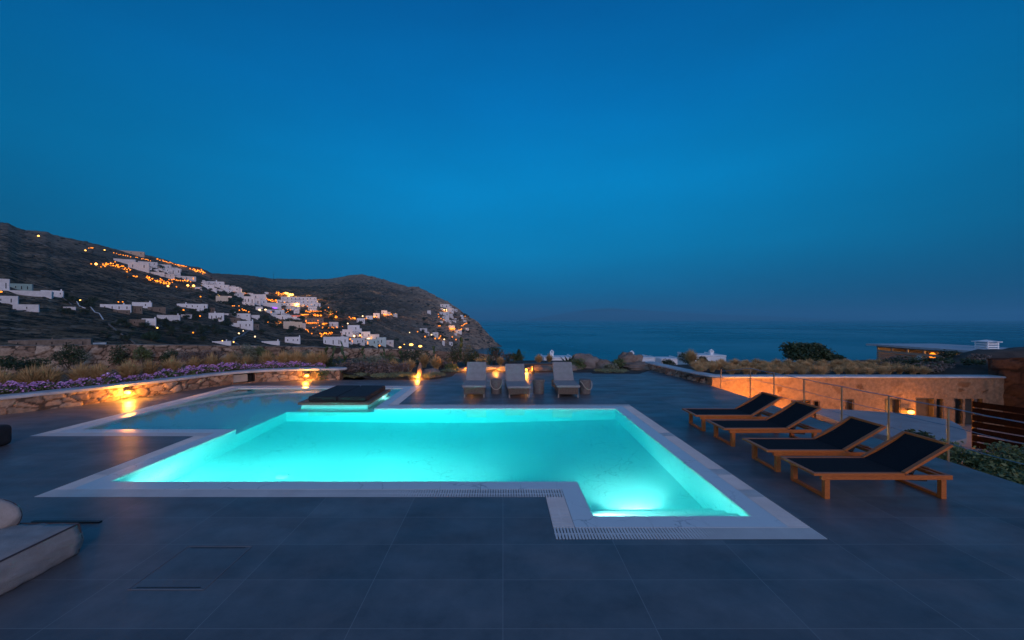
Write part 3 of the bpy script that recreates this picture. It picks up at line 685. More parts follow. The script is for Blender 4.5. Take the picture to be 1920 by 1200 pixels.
# ================================================================ PLANTS
def grass_mesh(seed, n=620, h=.72, wd=.50, mat=None):
    rnd = random.Random(seed); s = MB()
    for i in range(n):
        a = rnd.uniform(0, 2*math.pi); lean = rnd.random()**.7; hh = h*rnd.uniform(.55, 1.05)*(1-.25*lean); rr = wd*lean*rnd.uniform(.7, 1.1)
        b0 = Vector((math.cos(a), math.sin(a), 0))*rnd.uniform(0, .09); pts = []
        for k in range(5):
            q = k/4; sway = .03*math.sin(q*5+i)
            pts.append(b0+Vector((math.cos(a+sway*3), math.sin(a+sway*3), 0))*rr*(q**1.7)+Vector((0, 0, hh*(q**.85)*(1-.18*q*lean))))
        sd = Vector((-math.sin(a), math.cos(a), 0)); sd = (sd*rnd.uniform(-1, 1)+Vector((1, 0, 0))*rnd.uniform(.3, 1)).normalized()
        ws = [.003, .005, .005, .007, .001]
        for k in range(4): s.quad(pts[k]-sd*ws[k], pts[k]+sd*ws[k], pts[k+1]+sd*ws[k+1], pts[k+1]-sd*ws[k+1])
    return s
ORD = ['first', 'second', 'third', 'fourth', 'fifth', 'sixth', 'seventh', 'eighth', 'ninth', 'tenth', 'eleventh', 'twelfth', 'thirteenth', 'fourteenth', 'fifteenth', 'sixteenth', 'seventeenth', 'eighteenth', 'nineteenth', 'twentieth']
ORD += ['twenty-'+o for o in ORD[:9]]+['thirtieth']+['thirty-'+o for o in ORD[:9]]+['fortieth']+['forty-'+o for o in ORD[:9]]
GM = [grass_mesh(i, 700, .78, .36).build('feather_grass', GRASS) for i in range(4)]
GR = [grass_mesh(20+i, 420, .55, .42).build('feather_grass', GRASS_R) for i in range(4)]
USED = set()
def place(proto, loc, rz=None, sc_=1.0, **k):
    if proto.name in USED: o = copy_tree(proto)
    else: o = proto; USED.add(proto.name)
    o.location = loc; o.rotation_euler = (0, 0, random.uniform(0, 6.28) if rz is None else rz); o.scale = (sc_,)*3 if isinstance(sc_, (int, float)) else sc_
    return tag(o, **k)
def hit_path(px, path):
    'ground point of a path seen in picture column px'
    for a, b in zip(path, path[1:]):
        def col_(p): q = CM.transposed() @ (Vector((*p, 0))-CAMP); return CX+q.x/-q.z*F
        ca, cb = col_(a), col_(b)
        if ca <= px < cb: t = (px-ca)/(cb-ca); return (a[0]+(b[0]-a[0])*t, a[1]+(b[1]-a[1])*t)
    return None
random.seed(11)
OFG = offset(LW, 1.35); i = 0
for x in (-70, -30, 5, 38, 66, 96, 150, 191, 246, 282, 322, 363, 394, 430, 464, 500, 530, 557, 583, 602):
    p = hit_path(x, OFG)
    if not p: p = at(x, 675, 17.6)
    place(GM[i % 4], (p[0], p[1]+random.uniform(-.1, .1), .32), None, random.uniform(.95, 1.15)*(1.12 if x in (430, 246) else 1),
          label=f'golden feathery grass clump, {ORD[i]} from the left in the row behind the purple flowers', cat='ornamental grass', group='feathery grasses behind the purple flowers'); i += 1
for j, (x, y, d, z, sc_, wh) in enumerate(((738, 690, 18.6, .02, .85, 'left of the glowing rock, leftmost of three'), (757, 690, 18.9, .02, .7, 'left of the glowing rock, middle of three'), (769, 690, 18.7, .02, .85, 'nearest the glowing rock on its left'),
        (796, 684, 20.5, .0, 1.05, 'behind the glowing rock'), (818, 693, 19.3, .02, 1.0, 'right of the glowing rock'), (843, 682, 21, .0, .65, 'small and darker, beside the dark bushes'), (938, 684, 22, -.1, .75, 'between dark bushes above the second grey lounger'),
        (1010, 684, 23, -.1, .8, 'low, in front of the white roof'), (1030, 684, 23.5, -.1, .8, 'low, under the white chimney'))):
    p = at(x, y, d); place(GM[j % 4], (p.x, p.y, z), None, sc_, label=f'dry straw coloured grass clump {wh}', cat='ornamental grass', group='grasses around the glowing rock')

def clump(s, c, r, n, leaf, rnd, shell=.55, flat=1.0, lobes=7, mi=0):
    'leaf-sized faces spread through the volume of several overlapping lobes'
    c = Vector(c); L_ = []
    for k in range(lobes):
        d = Vector((rnd.gauss(0, 1), rnd.gauss(0, 1), rnd.gauss(0, .8))).normalized()
        L_.append((c+Vector((d.x*r[0]*.55, d.y*r[1]*.55, d.z*r[2]*.45)), rnd.uniform(.38, .62)))
    for i in range(n):
        lc, lr = rnd.choice(L_); d = Vector((rnd.gauss(0, 1), rnd.gauss(0, 1), rnd.gauss(0, 1))).normalized(); q = lr*(shell+(1-shell)*rnd.random())*rnd.uniform(.85, 1.12)
        p = lc+Vector((d.x*r[0]*q, d.y*r[1]*q, d.z*r[2]*q*flat))
        u = Vector((rnd.gauss(0, 1), rnd.gauss(0, 1), rnd.gauss(0, .7))).normalized(); v = u.cross(Vector((rnd.gauss(0, 1), rnd.gauss(0, 1), rnd.gauss(0, 1)))).normalized()
        l = leaf*rnd.uniform(.6, 1.3); s.quad(p-u*l, p+v*l*.45, p+u*l, p-v*l*.45, mi)
    return s
def bush(name, loc, r, mat, label, cat='bush', n=900, leaf=.05, group=None, seed=0, stems=True, lobes=7):
    rnd = random.Random(seed or hash(label) % 9999)
    root = empty(name, loc, label=label, cat=cat, group=group)
    s = clump(MB(), (0, 0, r[2]*.8), r, n, leaf, rnd, lobes=lobes); s.build('foliage', mat, root)
    if stems:
        s = MB()
        for k in range(5):
            a = rnd.uniform(0, 6.28); s.tube([(0, 0, -.05), (math.cos(a)*r[0]*.3, math.sin(a)*r[1]*.3, r[2]*.6), (math.cos(a)*r[0]*.55, math.sin(a)*r[1]*.55, r[2]*1.15)], .012, 5, rr=[.02, .014, .005])
        s.build('stem', BARK, root)
    return root

# flowers tucked against the cap
random.seed(5); OF1 = offset(LW, .66); cnt = 0
def flower_clump(seed):
    rnd = random.Random(seed); root = empty('flower_clump')
    s = MB(); clump(s, (0, 0, .13), (.36, .26, .20), 700, .035, rnd, lobes=5); s.build('foliage', GREEN_M, root)
    s = MB()
    for i in range(90):
        a = rnd.uniform(0, 6.28); q = rnd.random()**.6; p = Vector((math.cos(a)*q*.36, math.sin(a)*q*.25-.04, .16+.17*(1-q*q)+rnd.uniform(-.03, .05)))
        nrm = Vector((rnd.gauss(0, .35), rnd.gauss(-.45, .3), 1)).normalized(); u = nrm.orthogonal().normalized(); v = nrm.cross(u); r0 = rnd.uniform(.016, .030)
        m_ = len(s.v); s.v.append(tuple(p-nrm*.006))
        for k in range(8): t = k*math.pi/4; s.v.append(tuple(p+(u*math.cos(t)+v*math.sin(t))*r0*(1 if k % 2 else .72)))
        for k in range(8): s.f.append((m_, m_+1+k, m_+1+(k+1) % 8)); s.m.append(0)
    o = s.build('blossoms', PURPLEFL, root); o['kind'] = 'stuff'
    return root
FP = [flower_clump(i) for i in range(3)]
for x in (-60, -15, 18, 52, 78, 112, 137, 160, 186, 208, 252, 271, 296, 314, 340, 356, 384, 397, 420, 435, 458, 474, 486, 502, 515, 529, 545, 558, 577, 597):
    p = hit_path(x, OF1)
    if not p: continue
    place(FP[cnt % 3], (p[0], p[1], .31), random.uniform(-.4, .4), random.uniform(.85, 1.3),
          label=f'clump of small purple flowers on green leaves, {ORD[cnt]} from the left along the planter wall', cat='flowers', group='purple flowers along the planter wall'); cnt += 1

# bushes behind the grasses and across the bed
for k, (x, y, d, rx, rz, mt, lb) in enumerate((
    (-30, 700, 15.2, 1.1, .5, GREEN_D, 'dark bush against the boundary wall at the very left edge'),
    (52, 690, 16.5, .8, .42, GREEN_D, 'low dark bush behind the blurred grasses at the left edge'),
    (128, 690, 18, .75, .62, GREEN_D, 'dark round bush against the boundary wall, left part'),
    (225, 685, 19.2, .55, .62, GREEN_D, 'dark bush standing before the orange stones of the boundary wall'),
    (268, 684, 19.4, .45, .5, GREEN_M, 'mid green bush right of the dark bush at the boundary wall'),
    (314, 684, 19.5, .48, .5, GREEN_D, 'small dark bush with sharp outline below the pale stones'),
    (375, 682, 20, 1.1, .45, BROWN_S, 'broad purplish brown bush behind the middle grasses'),
    (455, 680, 20.5, .9, .55, GREEN_G, 'grey green bush in front of the middle of the boundary wall'),
    (495, 680, 20.8, .6, .5, GREEN_M, 'loose green bush behind the tallest grasses'),
    (560, 682, 21, .8, .4, GREEN_G, 'faint grey bush behind the right end grasses'),
    (620, 690, 18.0, .55, .5, GREEN_D, 'dark green bush under the prickly pears'),
    (665, 700, 17.2, .75, .45, BROWN_S, 'grey brown bush just past the rounded end of the cap'),
    (706, 702, 17.4, .85, .45, BROWN_S, 'brown bush in the middle of the bed behind the green mats'),
    (750, 703, 17.5, .55, .35, BROWN_S, 'low reddish brown bush left of the glowing rock'),
    (690, 688, 19.5, 1.0, .5, GREEN_G, 'grey green shrub behind the brown bushes'),
    (728, 682, 20.5, .6, .45, GREEN_M, 'bluish green shrub before the boundary wall'),
    (781, 680, 22, .9, .5, GREEN_D, 'dark shrub before the right part of the boundary wall'),
    (852, 690, 21, .55, .75, GREEN_D, 'tall dark bush left of the orange lit shrub'),
    (874, 688, 21.5, .45, .75, GREEN_G, 'upright yellowish shrub lit from below beside the tall dark bush'),
    (884, 690, 21, .5, .55, GREEN_D, 'dark bush right of the yellowish shrub'),
    (905, 692, 20.2, .5, .35, GREEN_G, 'low shrub glowing orange behind the left grey lounger'),
    (926, 690, 22.5, .6, .6, GREEN_D, 'dark bush behind the gap between left and middle loungers'),
    (957, 688, 23, .8, .42, GREEN_D, 'wide low dark bush in front of the cypress'),
    (838, 696, 19.6, .5, .3, BROWN_S, 'low brown shrub at the deck corner'),
    (850, 697, 19.3, .4, .25, GREEN_M, 'small green shrub at the foot of the tall dark bush'),
    (1085, 694, 20.0, .5, .35, GREEN_M, 'green spiky shrub left of the grey boulder'),
    (1160, 693, 20.2, .4, .38, GREEN_M, 'dark green shrub between the two groups of boulders'),
    (1145, 694, 19.6, .4, .22, GREEN_G, 'low grey shrub under the tan boulder'),
    (545, 712, 16.7, .35, .22, GREEN_M, 'small green shrub beside the planter wall lamp'),
    (610, 711, 16.35, .38, .3, GREEN_M, 'yellow green shrub at the foot of the planter wall end'),
    )):
    p = at(x, y, d); z = .3 if x < 600 else (.0 if x < 1000 else -.05); z = min(z, p.z+.2) if d > 18 else z
    if x == 545 or x == 610: z = 0
    bush('bush', (p.x, p.y, z), (rx, rx*.8, rz), mt, lb, n=1500 if rx > .6 else 950, leaf=.045, seed=k+1, group='bushes in the planting bed')
# green mats at the edge of the paving
for k, x in enumerate((596, 630, 668, 705, 742, 770, 812)):
    p = on(x, 711, 0); bush('mat_plant', (p.x, p.y+.35, .0), (.48, .42, .15), MOSS, f'low cushion of green ground cover at the paving edge, {ORD[k]} from the left', 'ground cover plant', n=1900, leaf=.022, seed=70+k, stems=False, group='green cushions along the paving', lobes=9)
for k, x in enumerate((845, 1135, 1163)):
    p = on(x, 699.5, 0); bush('mat_plant', (p.x, p.y+.3, .0), (.5, .4, .10), MOSS, ('flat strip of green ground cover left of the grey loungers', 'flat green ground cover under the tan boulder', 'flat green ground cover beside the layered rock')[k], 'ground cover plant', n=1500, leaf=.022, seed=90+k, stems=False, lobes=9)

def prickly(loc, seed, label, k=9, hgt=.9):
    rnd = random.Random(seed); r = empty('prickly_pear', loc, label=label, cat='cactus', group='prickly pears at the boundary wall')
    pts = [(Vector((0, 0, .0)), Vector((0, 0, 1)))]
    for i in range(k):
        b, d = rnd.choice(pts[-4:]); d2 = (d+Vector((rnd.uniform(-.7, .7), rnd.uniform(-.3, .3), .5))).normalized(); c = b+d2*.16; m_ = MB()
        m_.ico((0, 0, 0), .17, 2, (.62, .16, 1)); rot = Matrix.Rotation(rnd.uniform(-.7, .7), 4, 'Z'); q = d2.to_track_quat('Z', 'Y').to_matrix().to_4x4()
        m_.v = [tuple(Matrix.Translation(c) @ q @ rot @ Vector(v)) for v in m_.v]; m_.build('pad', CACTUS, r, smooth=True); pts.append((c+d2*.15, d2))
    r.scale = (hgt*.85,)*3; return r
for k, (x, y, d, h, lb) in enumerate(((606, 688, 18.2, .9, 'prickly pear with two big dark pads right beside the last feathery grass'), (622, 684, 18.6, .9, 'prickly pear second from the left, dark tall pad'), (645, 684, 18.8, .9, 'prickly pear with paired round pads, third from the left'),
        (684, 682, 20.5, .8, 'small prickly pear with a single upright pad'), (722, 681, 21.0, .7, 'pale small prickly pear before the boundary wall'), (755, 680, 22, .8, 'prickly pear below the two glowing dome lamps'), (815, 680, 22.5, .85, 'prickly pear at the low end of the boundary wall'), (868, 684, 21.5, 1.1, 'tall prickly pear rising above the dark bush'))):
    p = at(x, y, d); prickly((p.x, p.y, min(.3, p.z+.05)), 40+k, lb, 10, h)
def agave(loc, n, h, label, wdt=.05, name='agave'):
    rnd = random.Random(int(loc[0]*100)); s = MB()
    for i in range(n):
        a = 6.283*i/n+rnd.uniform(-.3, .3); ln = rnd.uniform(.15, .8); hh = h*rnd.uniform(.7, 1.05)*(1-.3*ln); d = Vector((math.cos(a), math.sin(a), 0)); sd = Vector((-d.y, d.x, 0))
        P_ = [d*h*ln*q*(.5+.5*q)+Vector((0, 0, hh*q)) for q in (0, .3, .65, 1)]; W_ = [wdt*.6, wdt, wdt*.8, .003]
        for k in range(3):
            for sg in (1, -1):
                m0 = P_[k]-d*W_[k]*.4, P_[k+1]-d*W_[k+1]*.4
                s.quad(m0[0], P_[k]+sd*W_[k]*sg, P_[k+1]+sd*W_[k+1]*sg, m0[1])
    o = s.build(name, AGAVE); o.location = loc; return tag(o, label, 'agave')
p = at(1066, 690, 20.8); agave((p.x, p.y, -.02), 9, .78, 'agave with a few broad pointed leaves beside the grey boulder', .085)
p = at(917, 686, 21.5); agave((p.x, p.y, -.05), 16, .75, 'spiky agave with many thin leaves above the orange lit shrub', .035)
p = at(1198, 688, 20.6); agave((p.x, p.y, -.02), 10, .45, 'small dark agave between the upright boulder and white wall', .04)

# bare shrub against the sea
s = MB(); rnd = random.Random(4)
def branch(p, d, l, r, k):
    q = p+d*l; s.tube([p, (p+q)/2+Vector((rnd.gauss(0, .03), rnd.gauss(0, .03), 0))*l, q], r, 4, rr=[r, r*.8, r*.6], cap=False)
    if k:
        for _ in range(3): branch(q, (d+Vector((rnd.gauss(0, .55), rnd.gauss(0, .4), rnd.gauss(.05, .35)))).normalized(), l*.72, r*.6, k-1)
p = at(940, 688, 22)
for d in ((.2, 0, 1), (-.35, 0, .9), (.55, 0, .8)): branch(Vector((0, 0, 0)), Vector(d).normalized(), .34, .014, 4)
o = s.build('bare_shrub', pm('bare_twigs', (.10, .065, .055), (.16, .11, .09), 8, .9)); o.location = (p.x, p.y, -.15); tag(o, 'leafless reddish shrub with thin branches standing against the sea', 'shrub')

# ================================================================ FURNITURE
def teak_lounger():
    r = empty('sun_lounger')
    for sy in (-1, 1):
        s = MB(); y = sy*.30; s.box(.10, 1.87, y-.02, y+.02, .255, .315); s.build('side_rail', TEAK, r, bevel=.004)
        s = MB(); y = sy*.315; s.box(-.02, 1.20, y-.028, y+.028, .318, .352); s.build('seat_rail', TEAK, r, bevel=.004)
        for x in (.17, 1.74): s = MB(); s.box(x-.035, x+.035, sy*.30-.03, sy*.30+.03, .0, .255); s.build('leg', TEAK, r, bevel=.004)
    for x in (.17, 1.74): s = MB(); s.box(x-.025, x+.025, -.27, .27, .0, .045); s.box(x-.02, x+.02, -.28, .28, .262, .31); s.build('crossbar', TEAK, r, bevel=.004)
    s = MB(); s.box(-.02, .035, -.287, .287, .322, .350); s.build('end_rail', TEAK, r, bevel=.004); s = MB(); s.box(1.82, 1.87, -.28, .28, .26, .31); s.build('end_rail', TEAK, r, bevel=.004)
    s = MB(); s.box(.02, 1.205, -.292, .292, .341, .3485); s.build('seat_sling', SLING, r)
    a, b = Vector((1.205, 0, .345)), Vector((1.845, 0, .725)); y = Vector((0, 1, 0))
    br = empty('backrest'); br.parent = r
    for sy in (-1, 1): s = MB(); s.beam(a+y*sy*.315, b+y*sy*.315, .056, .034); s.build('back_rail', TEAK, br, bevel=.004)
    s = MB(); s.beam(b-y*.288-(b-a)*.015, b+y*.288-(b-a)*.015, .03, .05); s.build('top_rail', TEAK, br, bevel=.004)
    s = MB(); n = 8
    for i in range(n):
        q0, q1 = i/n, (i+1)/n; f = lambda q: a.lerp(b, q)+Vector((.02, 0, -.022))*math.sin(math.pi*q)*.9+Vector((0, 0, .006))
        s.quad(f(q0)-y*.29, f(q0)+y*.29, f(q1)+y*.29, f(q1)-y*.29); up = Vector((.004, 0, -.007)); s.quad(f(q0)-y*.29+up, f(q1)-y*.29+up, f(q1)+y*.29+up, f(q0)+y*.29+up)
    s.build('back_sling', SLING, br, smooth=True)
    s = MB()
    for sy in (-1, 1):
        s.beam((1.50, sy*.24, .50), (1.36, sy*.24, .235), .012, .022); s.beam((1.36, sy*.24, .235), (1.60, sy*.24, .22), .010, .03); s.beam((1.36, sy*.24, .33), (1.44, sy*.24, .36), .01, .02)
    s.beam((1.40, -.24, .30), (1.40, .24, .30), .02, .02); s.build('hinge_bracket', BLACKMETAL, r)
    s = MB(); s.beam((1.46, -.02, .42), (1.84, -.02, .315), .05, .018); s.build('support_strut', TEAK_DARK, r)
    return r
TL = teak_lounger(); LB = ('nearest teak sun lounger with black mesh, closest to the camera', 'second teak sun lounger from the front, black mesh, behind the nearest one', 'third teak sun lounger from the front, black mesh', 'farthest teak sun lounger, its backrest before the orange lit wall')
for k, y in enumerate((5.83, 6.80, 8.09, 9.16)):
    o = TL if k == 0 else copy_tree(TL); o.location = (4.20+(0, .0, .01, -.02)[k], y, 0); o.rotation_euler = (0, 0, (0, -.01, .012, -.006)[k]); tag(o, LB[k], 'sun lounger', 'teak sun loungers beside the railing')

def wicker_mat():
    m = pm('wicker', (.13, .085, .06), (.25, .18, .135), 30, .7)
    t = m.node_tree; n = t.nodes; b = n['Principled BSDF']; co = n.new('ShaderNodeTexCoord')
    w1 = n.new('ShaderNodeTexBrick'); w1.inputs['Scale'].default_value = 1; w1.inputs['Brick Width'].default_value = .045; w1.inputs['Row Height'].default_value = .014; w1.inputs['Mortar Size'].default_value = .0025; w1.offset = .5
    mp = n.new('ShaderNodeMapping'); mp.inputs['Rotation'].default_value = (R(90), 0, 0); t.links.new(co.outputs['Object'], mp.inputs[0]); t.links.new(mp.outputs[0], w1.inputs['Vector'])
    bp = n.new('ShaderNodeBump'); bp.inputs['Strength'].default_value = .9; bp.inputs['Distance'].default_value = .01; bp.invert = True; t.links.new(w1.outputs['Fac'], bp.inputs['Height']); t.links.new(bp.outputs[0], b.inputs['Normal'])
    return m
WICKER = wicker_mat()
def wicker_lounger():
    r = empty('padded_lounger')
    s = MB(); s.box(-.32, .32, 0, 1.98, .10, .30); s.build('wicker_frame', WICKER, r, bevel=.02)
    for x in (-.30, .30):
        for y in (.03, 1.95): s = MB(); s.tube([(x, y, 0), (x, y, .12)], .022, 8); s.build('leg', pm('leg_taupe', (.28, .24, .21), None, rough=.6) if 'leg_taupe' not in bpy.data.materials else bpy.data.materials['leg_taupe'], r)
    s = MB(); n = 10
    for i in range(n): pass
    s.box(-.37, .37, -.03, 1.10, .302, .385); o = s.build('seat_cushion', GREYFAB, r, bevel=.035)
    a, b = Vector((0, 1.06, .33)), Vector((0, 1.62, .90)); d = (b-a).normalized(); nn = Vector((0, -d.z, d.y))
    M = Matrix.Translation(a) @ Matrix((Vector((1, 0, 0)), d, nn)).transposed().to_4x4()
    s = MB(); s.box(-.335, .335, 0, (b-a).length, .0, .085, M); s.build('back_cushion', GREYFAB, r, bevel=.035)
    s = MB(); s.box(-.32, .32, .02, (b-a).length-.02, -.05, -.003, M); s.box(-.32, -.28, 1.3, 1.36, .28, .5); s.box(.28, .32, 1.3, 1.36, .28, .5); s.build('wicker_back', WICKER, r, bevel=.01)
    return r
WL = wicker_lounger(); WB = ('left grey cushioned wicker lounger, facing the pool', 'middle grey cushioned wicker lounger with a lower crumpled backrest', 'right grey cushioned wicker lounger, facing the pool')
for k, (x, rz, sz) in enumerate(((-.89, .015, 1), (.50, .06, .93), (2.02, -.02, 1.0))):
    o = WL if k == 0 else copy_tree(WL); o.location = (x, 12.62, 0); o.rotation_euler = (0, 0, rz); o.scale = (1, 1, sz); tag(o, WB[k], 'sun lounger', 'padded wicker loungers at the far side of the pool')
STOOL = pm('stool_weave', (.12, .10, .09), (.19, .165, .15), 22, .8, .4)
def stool(kind, loc, rz, label):
    r = empty('side_table', loc, rz, label=label, cat='side table', group='drum side tables between the loungers')
    s = MB(); s.lathe([(.001, .0), (.172, 0), (.176, .02), (.184, .40), (.186, .445), (.178, .458), (.001, .458)], 28); s.build('drum', STOOL, r, smooth=False)
    s = MB(); s.lathe([(.001, .464), (.160, .464), (.166, .459), (.001, .459)], 28); s.build('top_inlay', STOOL, r)
    pts = []
    for i in range(17):
        t = math.pi*i/16; x = .197*math.cos(t); drop = math.sin(t)
        if kind == 'hang': pts.append((x, -.205*drop**.5-.0 if drop > .02 else 0, .42-.27*drop))
        else: pts.append((x, .205*drop**.5 if drop > .02 else 0, .42-.27*drop))
    s = MB(); s.tube(pts, .013, 8); s.build('rope_handle', ROPE, r)
    return r
stool('hang', (-.22, 13.4, 0), 0, 'drum side table with rope handle hanging in front, between left and middle loungers')
stool('back', (1.17, 13.4, 0), 0, 'drum side table showing a plain front, between middle and right loungers')
stool('hang', (2.68, 13.35, 0), .5, 'drum side table with slanting rope handle, right of the right lounger')

# daybed standing in the shallow water
r = empty('daybed', (-4.72, 12.45, 0), label='square black daybed on a wooden platform standing in the shallow pool', cat='daybed')
def rel(s, name, mat, bevel=0, smooth=False):
    o = s.build(name, mat, r, bevel=bevel, smooth=smooth); o.matrix_parent_inverse = Matrix.Identity(4); return o
s = MB(); s.box(-.93, .93, -1.0, 1.0, SH+.002, .035); rel(s, 'plinth', BASIN)
for i in range(10): pass
s = MB()
for i in range(14): x0 = -1.0+2.0*i/14; s.box(x0+.004, x0+2.0/14-.004, -1.08, 1.08, .045, .10)
s.box(-.99, .99, -1.07, 1.07, .036, .052); rel(s, 'platform', pm('weathered_deck_wood', (.13, .085, .06), (.24, .165, .12), 8, .7, .2, stretch=(5, .8, 5)))
for k, (x0, x1) in enumerate(((-.76, .05), (.055, .87))):
    s = MB(); s.box(x0, x1, -.98, .98, .102, .255); rel(s, 'mattress', BLACKFAB, bevel=.05)

# beanbag sofa, lower left
r = empty('beanbag_sofa', (-4.92, 3.62, 0), label='pale canvas beanbag sofa with dark piping at the lower left edge', cat='beanbag')
bm = bmesh.new(); bmesh.ops.create_cube(bm, size=1); bmesh.ops.subdivide_edges(bm, edges=bm.edges[:], cuts=14, use_grid_fill=True)
for v in bm.verts:
    x, y, z = v.co; side = (1-(2*x)**2)*(1-(2*y)**2); 
    X = x*1.06*(1+.05*(1-(2*z)**2)); Y = y*1.20*(1+.03*(1-(2*z)**2)); Z = (z+.5)*.31
    if z > .45: Z += .06*side**.7-.05*math.exp(-((x+.05)**2+(y+.1)**2)*14)+.012*noise.noise(Vector((x*9, y*9, 1)))
    wr = .012*noise.noise(Vector((x*14, y*14, z*4)))+.010*math.sin(y*40+noise.noise(v.co*6)*6)*(abs(x) > .45)*(z < .2)
    nrm = Vector((x, y, 0)).normalized() if (abs(x) > .45 or abs(y) > .45) else Vector((0, 0, .5)); P_ = Vector((X, Y, Z))+nrm*wr
    if z < -.45: P_.x *= .985; P_.y *= .985
    v.co = P_
me = bpy.data.meshes.new('cushion_body'); bm.to_mesh(me); bm.free(); me.materials.append(LINEN); me.polygons.foreach_set('use_smooth', [True]*len(me.polygons))
o = bpy.data.objects.new('cushion_body', me); col.objects.link(o); o.parent = r
s = MB(); pts = [(.535, y*1.2, .312) for y in [i/12-.5 for i in range(13)]]; s.tube(pts, .008, 6); s.tube([(x*1.06, .602, .312) for x in [i/12-.5 for i in range(13)]], .008, 6)
s.tube([(.54, .60, .31), (.556, .612, .16), (.535, .60, .02)], .008, 6); s.build('piping', PIPING, r)
q = empty('pillow', (-.14, .52, .30), .2); q.parent = r
s = MB(); s.ico((-.10, 0, .125), .20, 4, (1.25, .55, .92), .10, seed=6); s.build('pillow_body', LINEN, q, smooth=True)
q2 = MB(); q2.tube([(-.10+.25*math.cos(t), .0, .125+.185*math.sin(t)) for t in [i*math.pi/16 for i in range(33)]], .006, 6); q2.build('pillow_piping', PIPING, q)
q = empty('arm_roll', (-.46, .14, .33)); 
s = MB(); s.ico((-.30, .12, .375), .20, 3, (1.3, .5, .32), .2, seed=8); s.build('back_roll', LINEN, r, smooth=True)
bpy.data.objects.remove(q)

s = MB(); s.box(-5.6, -4.79, 4.845, 4.885, .002, .022); tag(s.build('floor_bar', BLACKMETAL), 'thin flat black metal bar lying on the tiles behind the beanbag sofa', 'metal bar')
s = MB(); s.box(-10.5, -9.50, 7.1, 7.95, .0, .40); o = s.build('pouf', BLACKFAB, bevel=.09); tag(o, 'black fabric pouf cut off by the left edge of the picture', 'pouf')

# dark bench behind the loungers, light below it
r = empty('garden_bench', (1.75, 18.2, 0), label='low dark wooden bench standing at the far paving edge over an orange light', cat='bench')
s = MB(); s.box(-.85, 1.05, -.2, .2, .40, .47); s.build('seat', TEAK_DARK, r)
for x in (-.42, .95): s = MB(); s.box(x-.035, x+.035, -.17, .17, 0, .40); s.build('leg', BLACKMETAL, r)

# ================================================================ ROCKS AND SPOT LIGHTS IN THE BED
def boulder(loc, r, sq, mat, label, seed, name='boulder', jit=.35, rz=0, flat=0, group=None):
    bm = bmesh.new(); bmesh.ops.create_icosphere(bm, subdivisions=5, radius=1)
    sv = Vector((seed*3.3, seed*1.7, seed))
    for v in bm.verts:
        p = v.co.copy(); k = 1+jit*noise.noise(p*.9+sv)+jit*.5*noise.noise(p*2.2+sv)+.07*noise.fractal(p*5+sv, .7, 2.2, 4)
        d = noise.voronoi(p*1.5+sv)[0]; k -= .10*min(d[1]-d[0], .3)
        if flat: k += .05*math.sin(p.z*flat+noise.noise(p*3+sv)*2)
        v.co = Vector((p.x*sq[0]*k, p.y*sq[1]*k, max(p.z*sq[2]*k, -.5*sq[2])))*r
    me = bpy.data.meshes.new(name); bm.to_mesh(me); bm.free(); me.materials.append(mat); me.polygons.foreach_set('use_smooth', [True]*len(me.polygons))
    o = bpy.data.objects.new(name, me); col.objects.link(o); o.location = loc; o.rotation_euler = (0, 0, rz); return tag(o, label, 'rock', group)
p = on(803, 709, 0); boulder((p.x, p.y+.35, .08), .40, (1, .7, .75), ROCKG, 'grey boulder right behind the glowing upright rock', 2)
p = on(785, 711, 0); boulder((p.x, p.y+.22, .14), .33, (.36, .28, 1.5), ROCK, 'upright pointed rock glowing yellow from a spotlight at its foot', 5, jit=.25)
path_light('garden_spotlight', (p.x-.05, p.y+.02, .06), 'small bright spotlight at the foot of the upright pointed rock', 55, .03, hood=False, face=(0, .05, .3), cat='garden light')
p = at(1098, 687, 20.8); boulder((p.x, p.y, .12), .68, (1.05, .7, .72), ROCKG, 'big rounded grey boulder right of the right lounger', 11)
p = at(1134, 690, 20.6); boulder((p.x, p.y, .08), .52, (1.15, .8, .62), ROCK, 'low tan boulder leaning on the big grey boulder', 14)
p = at(1182, 684, 21.2); boulder((p.x, p.y, .28), .56, (1.15, .8, .85), ROCK, 'tall tan boulder with a slanted top against the sea', 17, rz=.2, jit=.45)
p = at(1203, 692, 20.2); boulder((p.x, p.y, .05), .60, (1.6, .9, .45), ROCK, 'wide layered brown rock lying at the paving edge', 23, flat=14)
p = at(1082, 676, 23.0); boulder((p.x, p.y, .22), .30, (1.1, .8, .6), ROCK, 'small pinkish stone peeking over the big grey boulder', 31)
for k, (x, y, sc_) in enumerate(((868, 697, .35), (905, 696, .55), (928, 695, .42), (958, 693, .5), (1040, 692, .7), (1068, 693, .45), (1015, 694, .5), (890, 692, .3))):
    p = at(x, y, 19.3+.3*(k % 3)); boulder((p.x, p.y, .02), sc_, (1.3, .8, .42), (ROCK, ROCKG)[k % 2], f'low flat edging stone behind the grey loungers, {ORD[(0, 2, 3, 4, 6, 7, 5, 1)[k]]} from the left', 40+k, 'edging_stone', flat=9, group='edging stones behind the grey loungers')
p = at(883, 694, 19.0); path_light('garden_spotlight', (p.x, p.y-.15, .05), 'spotlight hidden behind the left grey lounger, lighting stones and shrubs orange', 45, .018, hood=False, face=(0, .1, .6), cat='garden light')
p = at(930, 694, 19.0); path_light('garden_spotlight', (p.x, p.y-.1, .05), 'spotlight glowing between the left and middle grey loungers', 40, .007, hood=False, face=(0, .1, .6), cat='garden light')
p = at(987, 692, 18.7); path_light('garden_spotlight', (p.x, p.y, .10), 'bright spotlight right under the dark bench', 55, .04, hood=False, face=(0, .1, .5), cat='garden light')
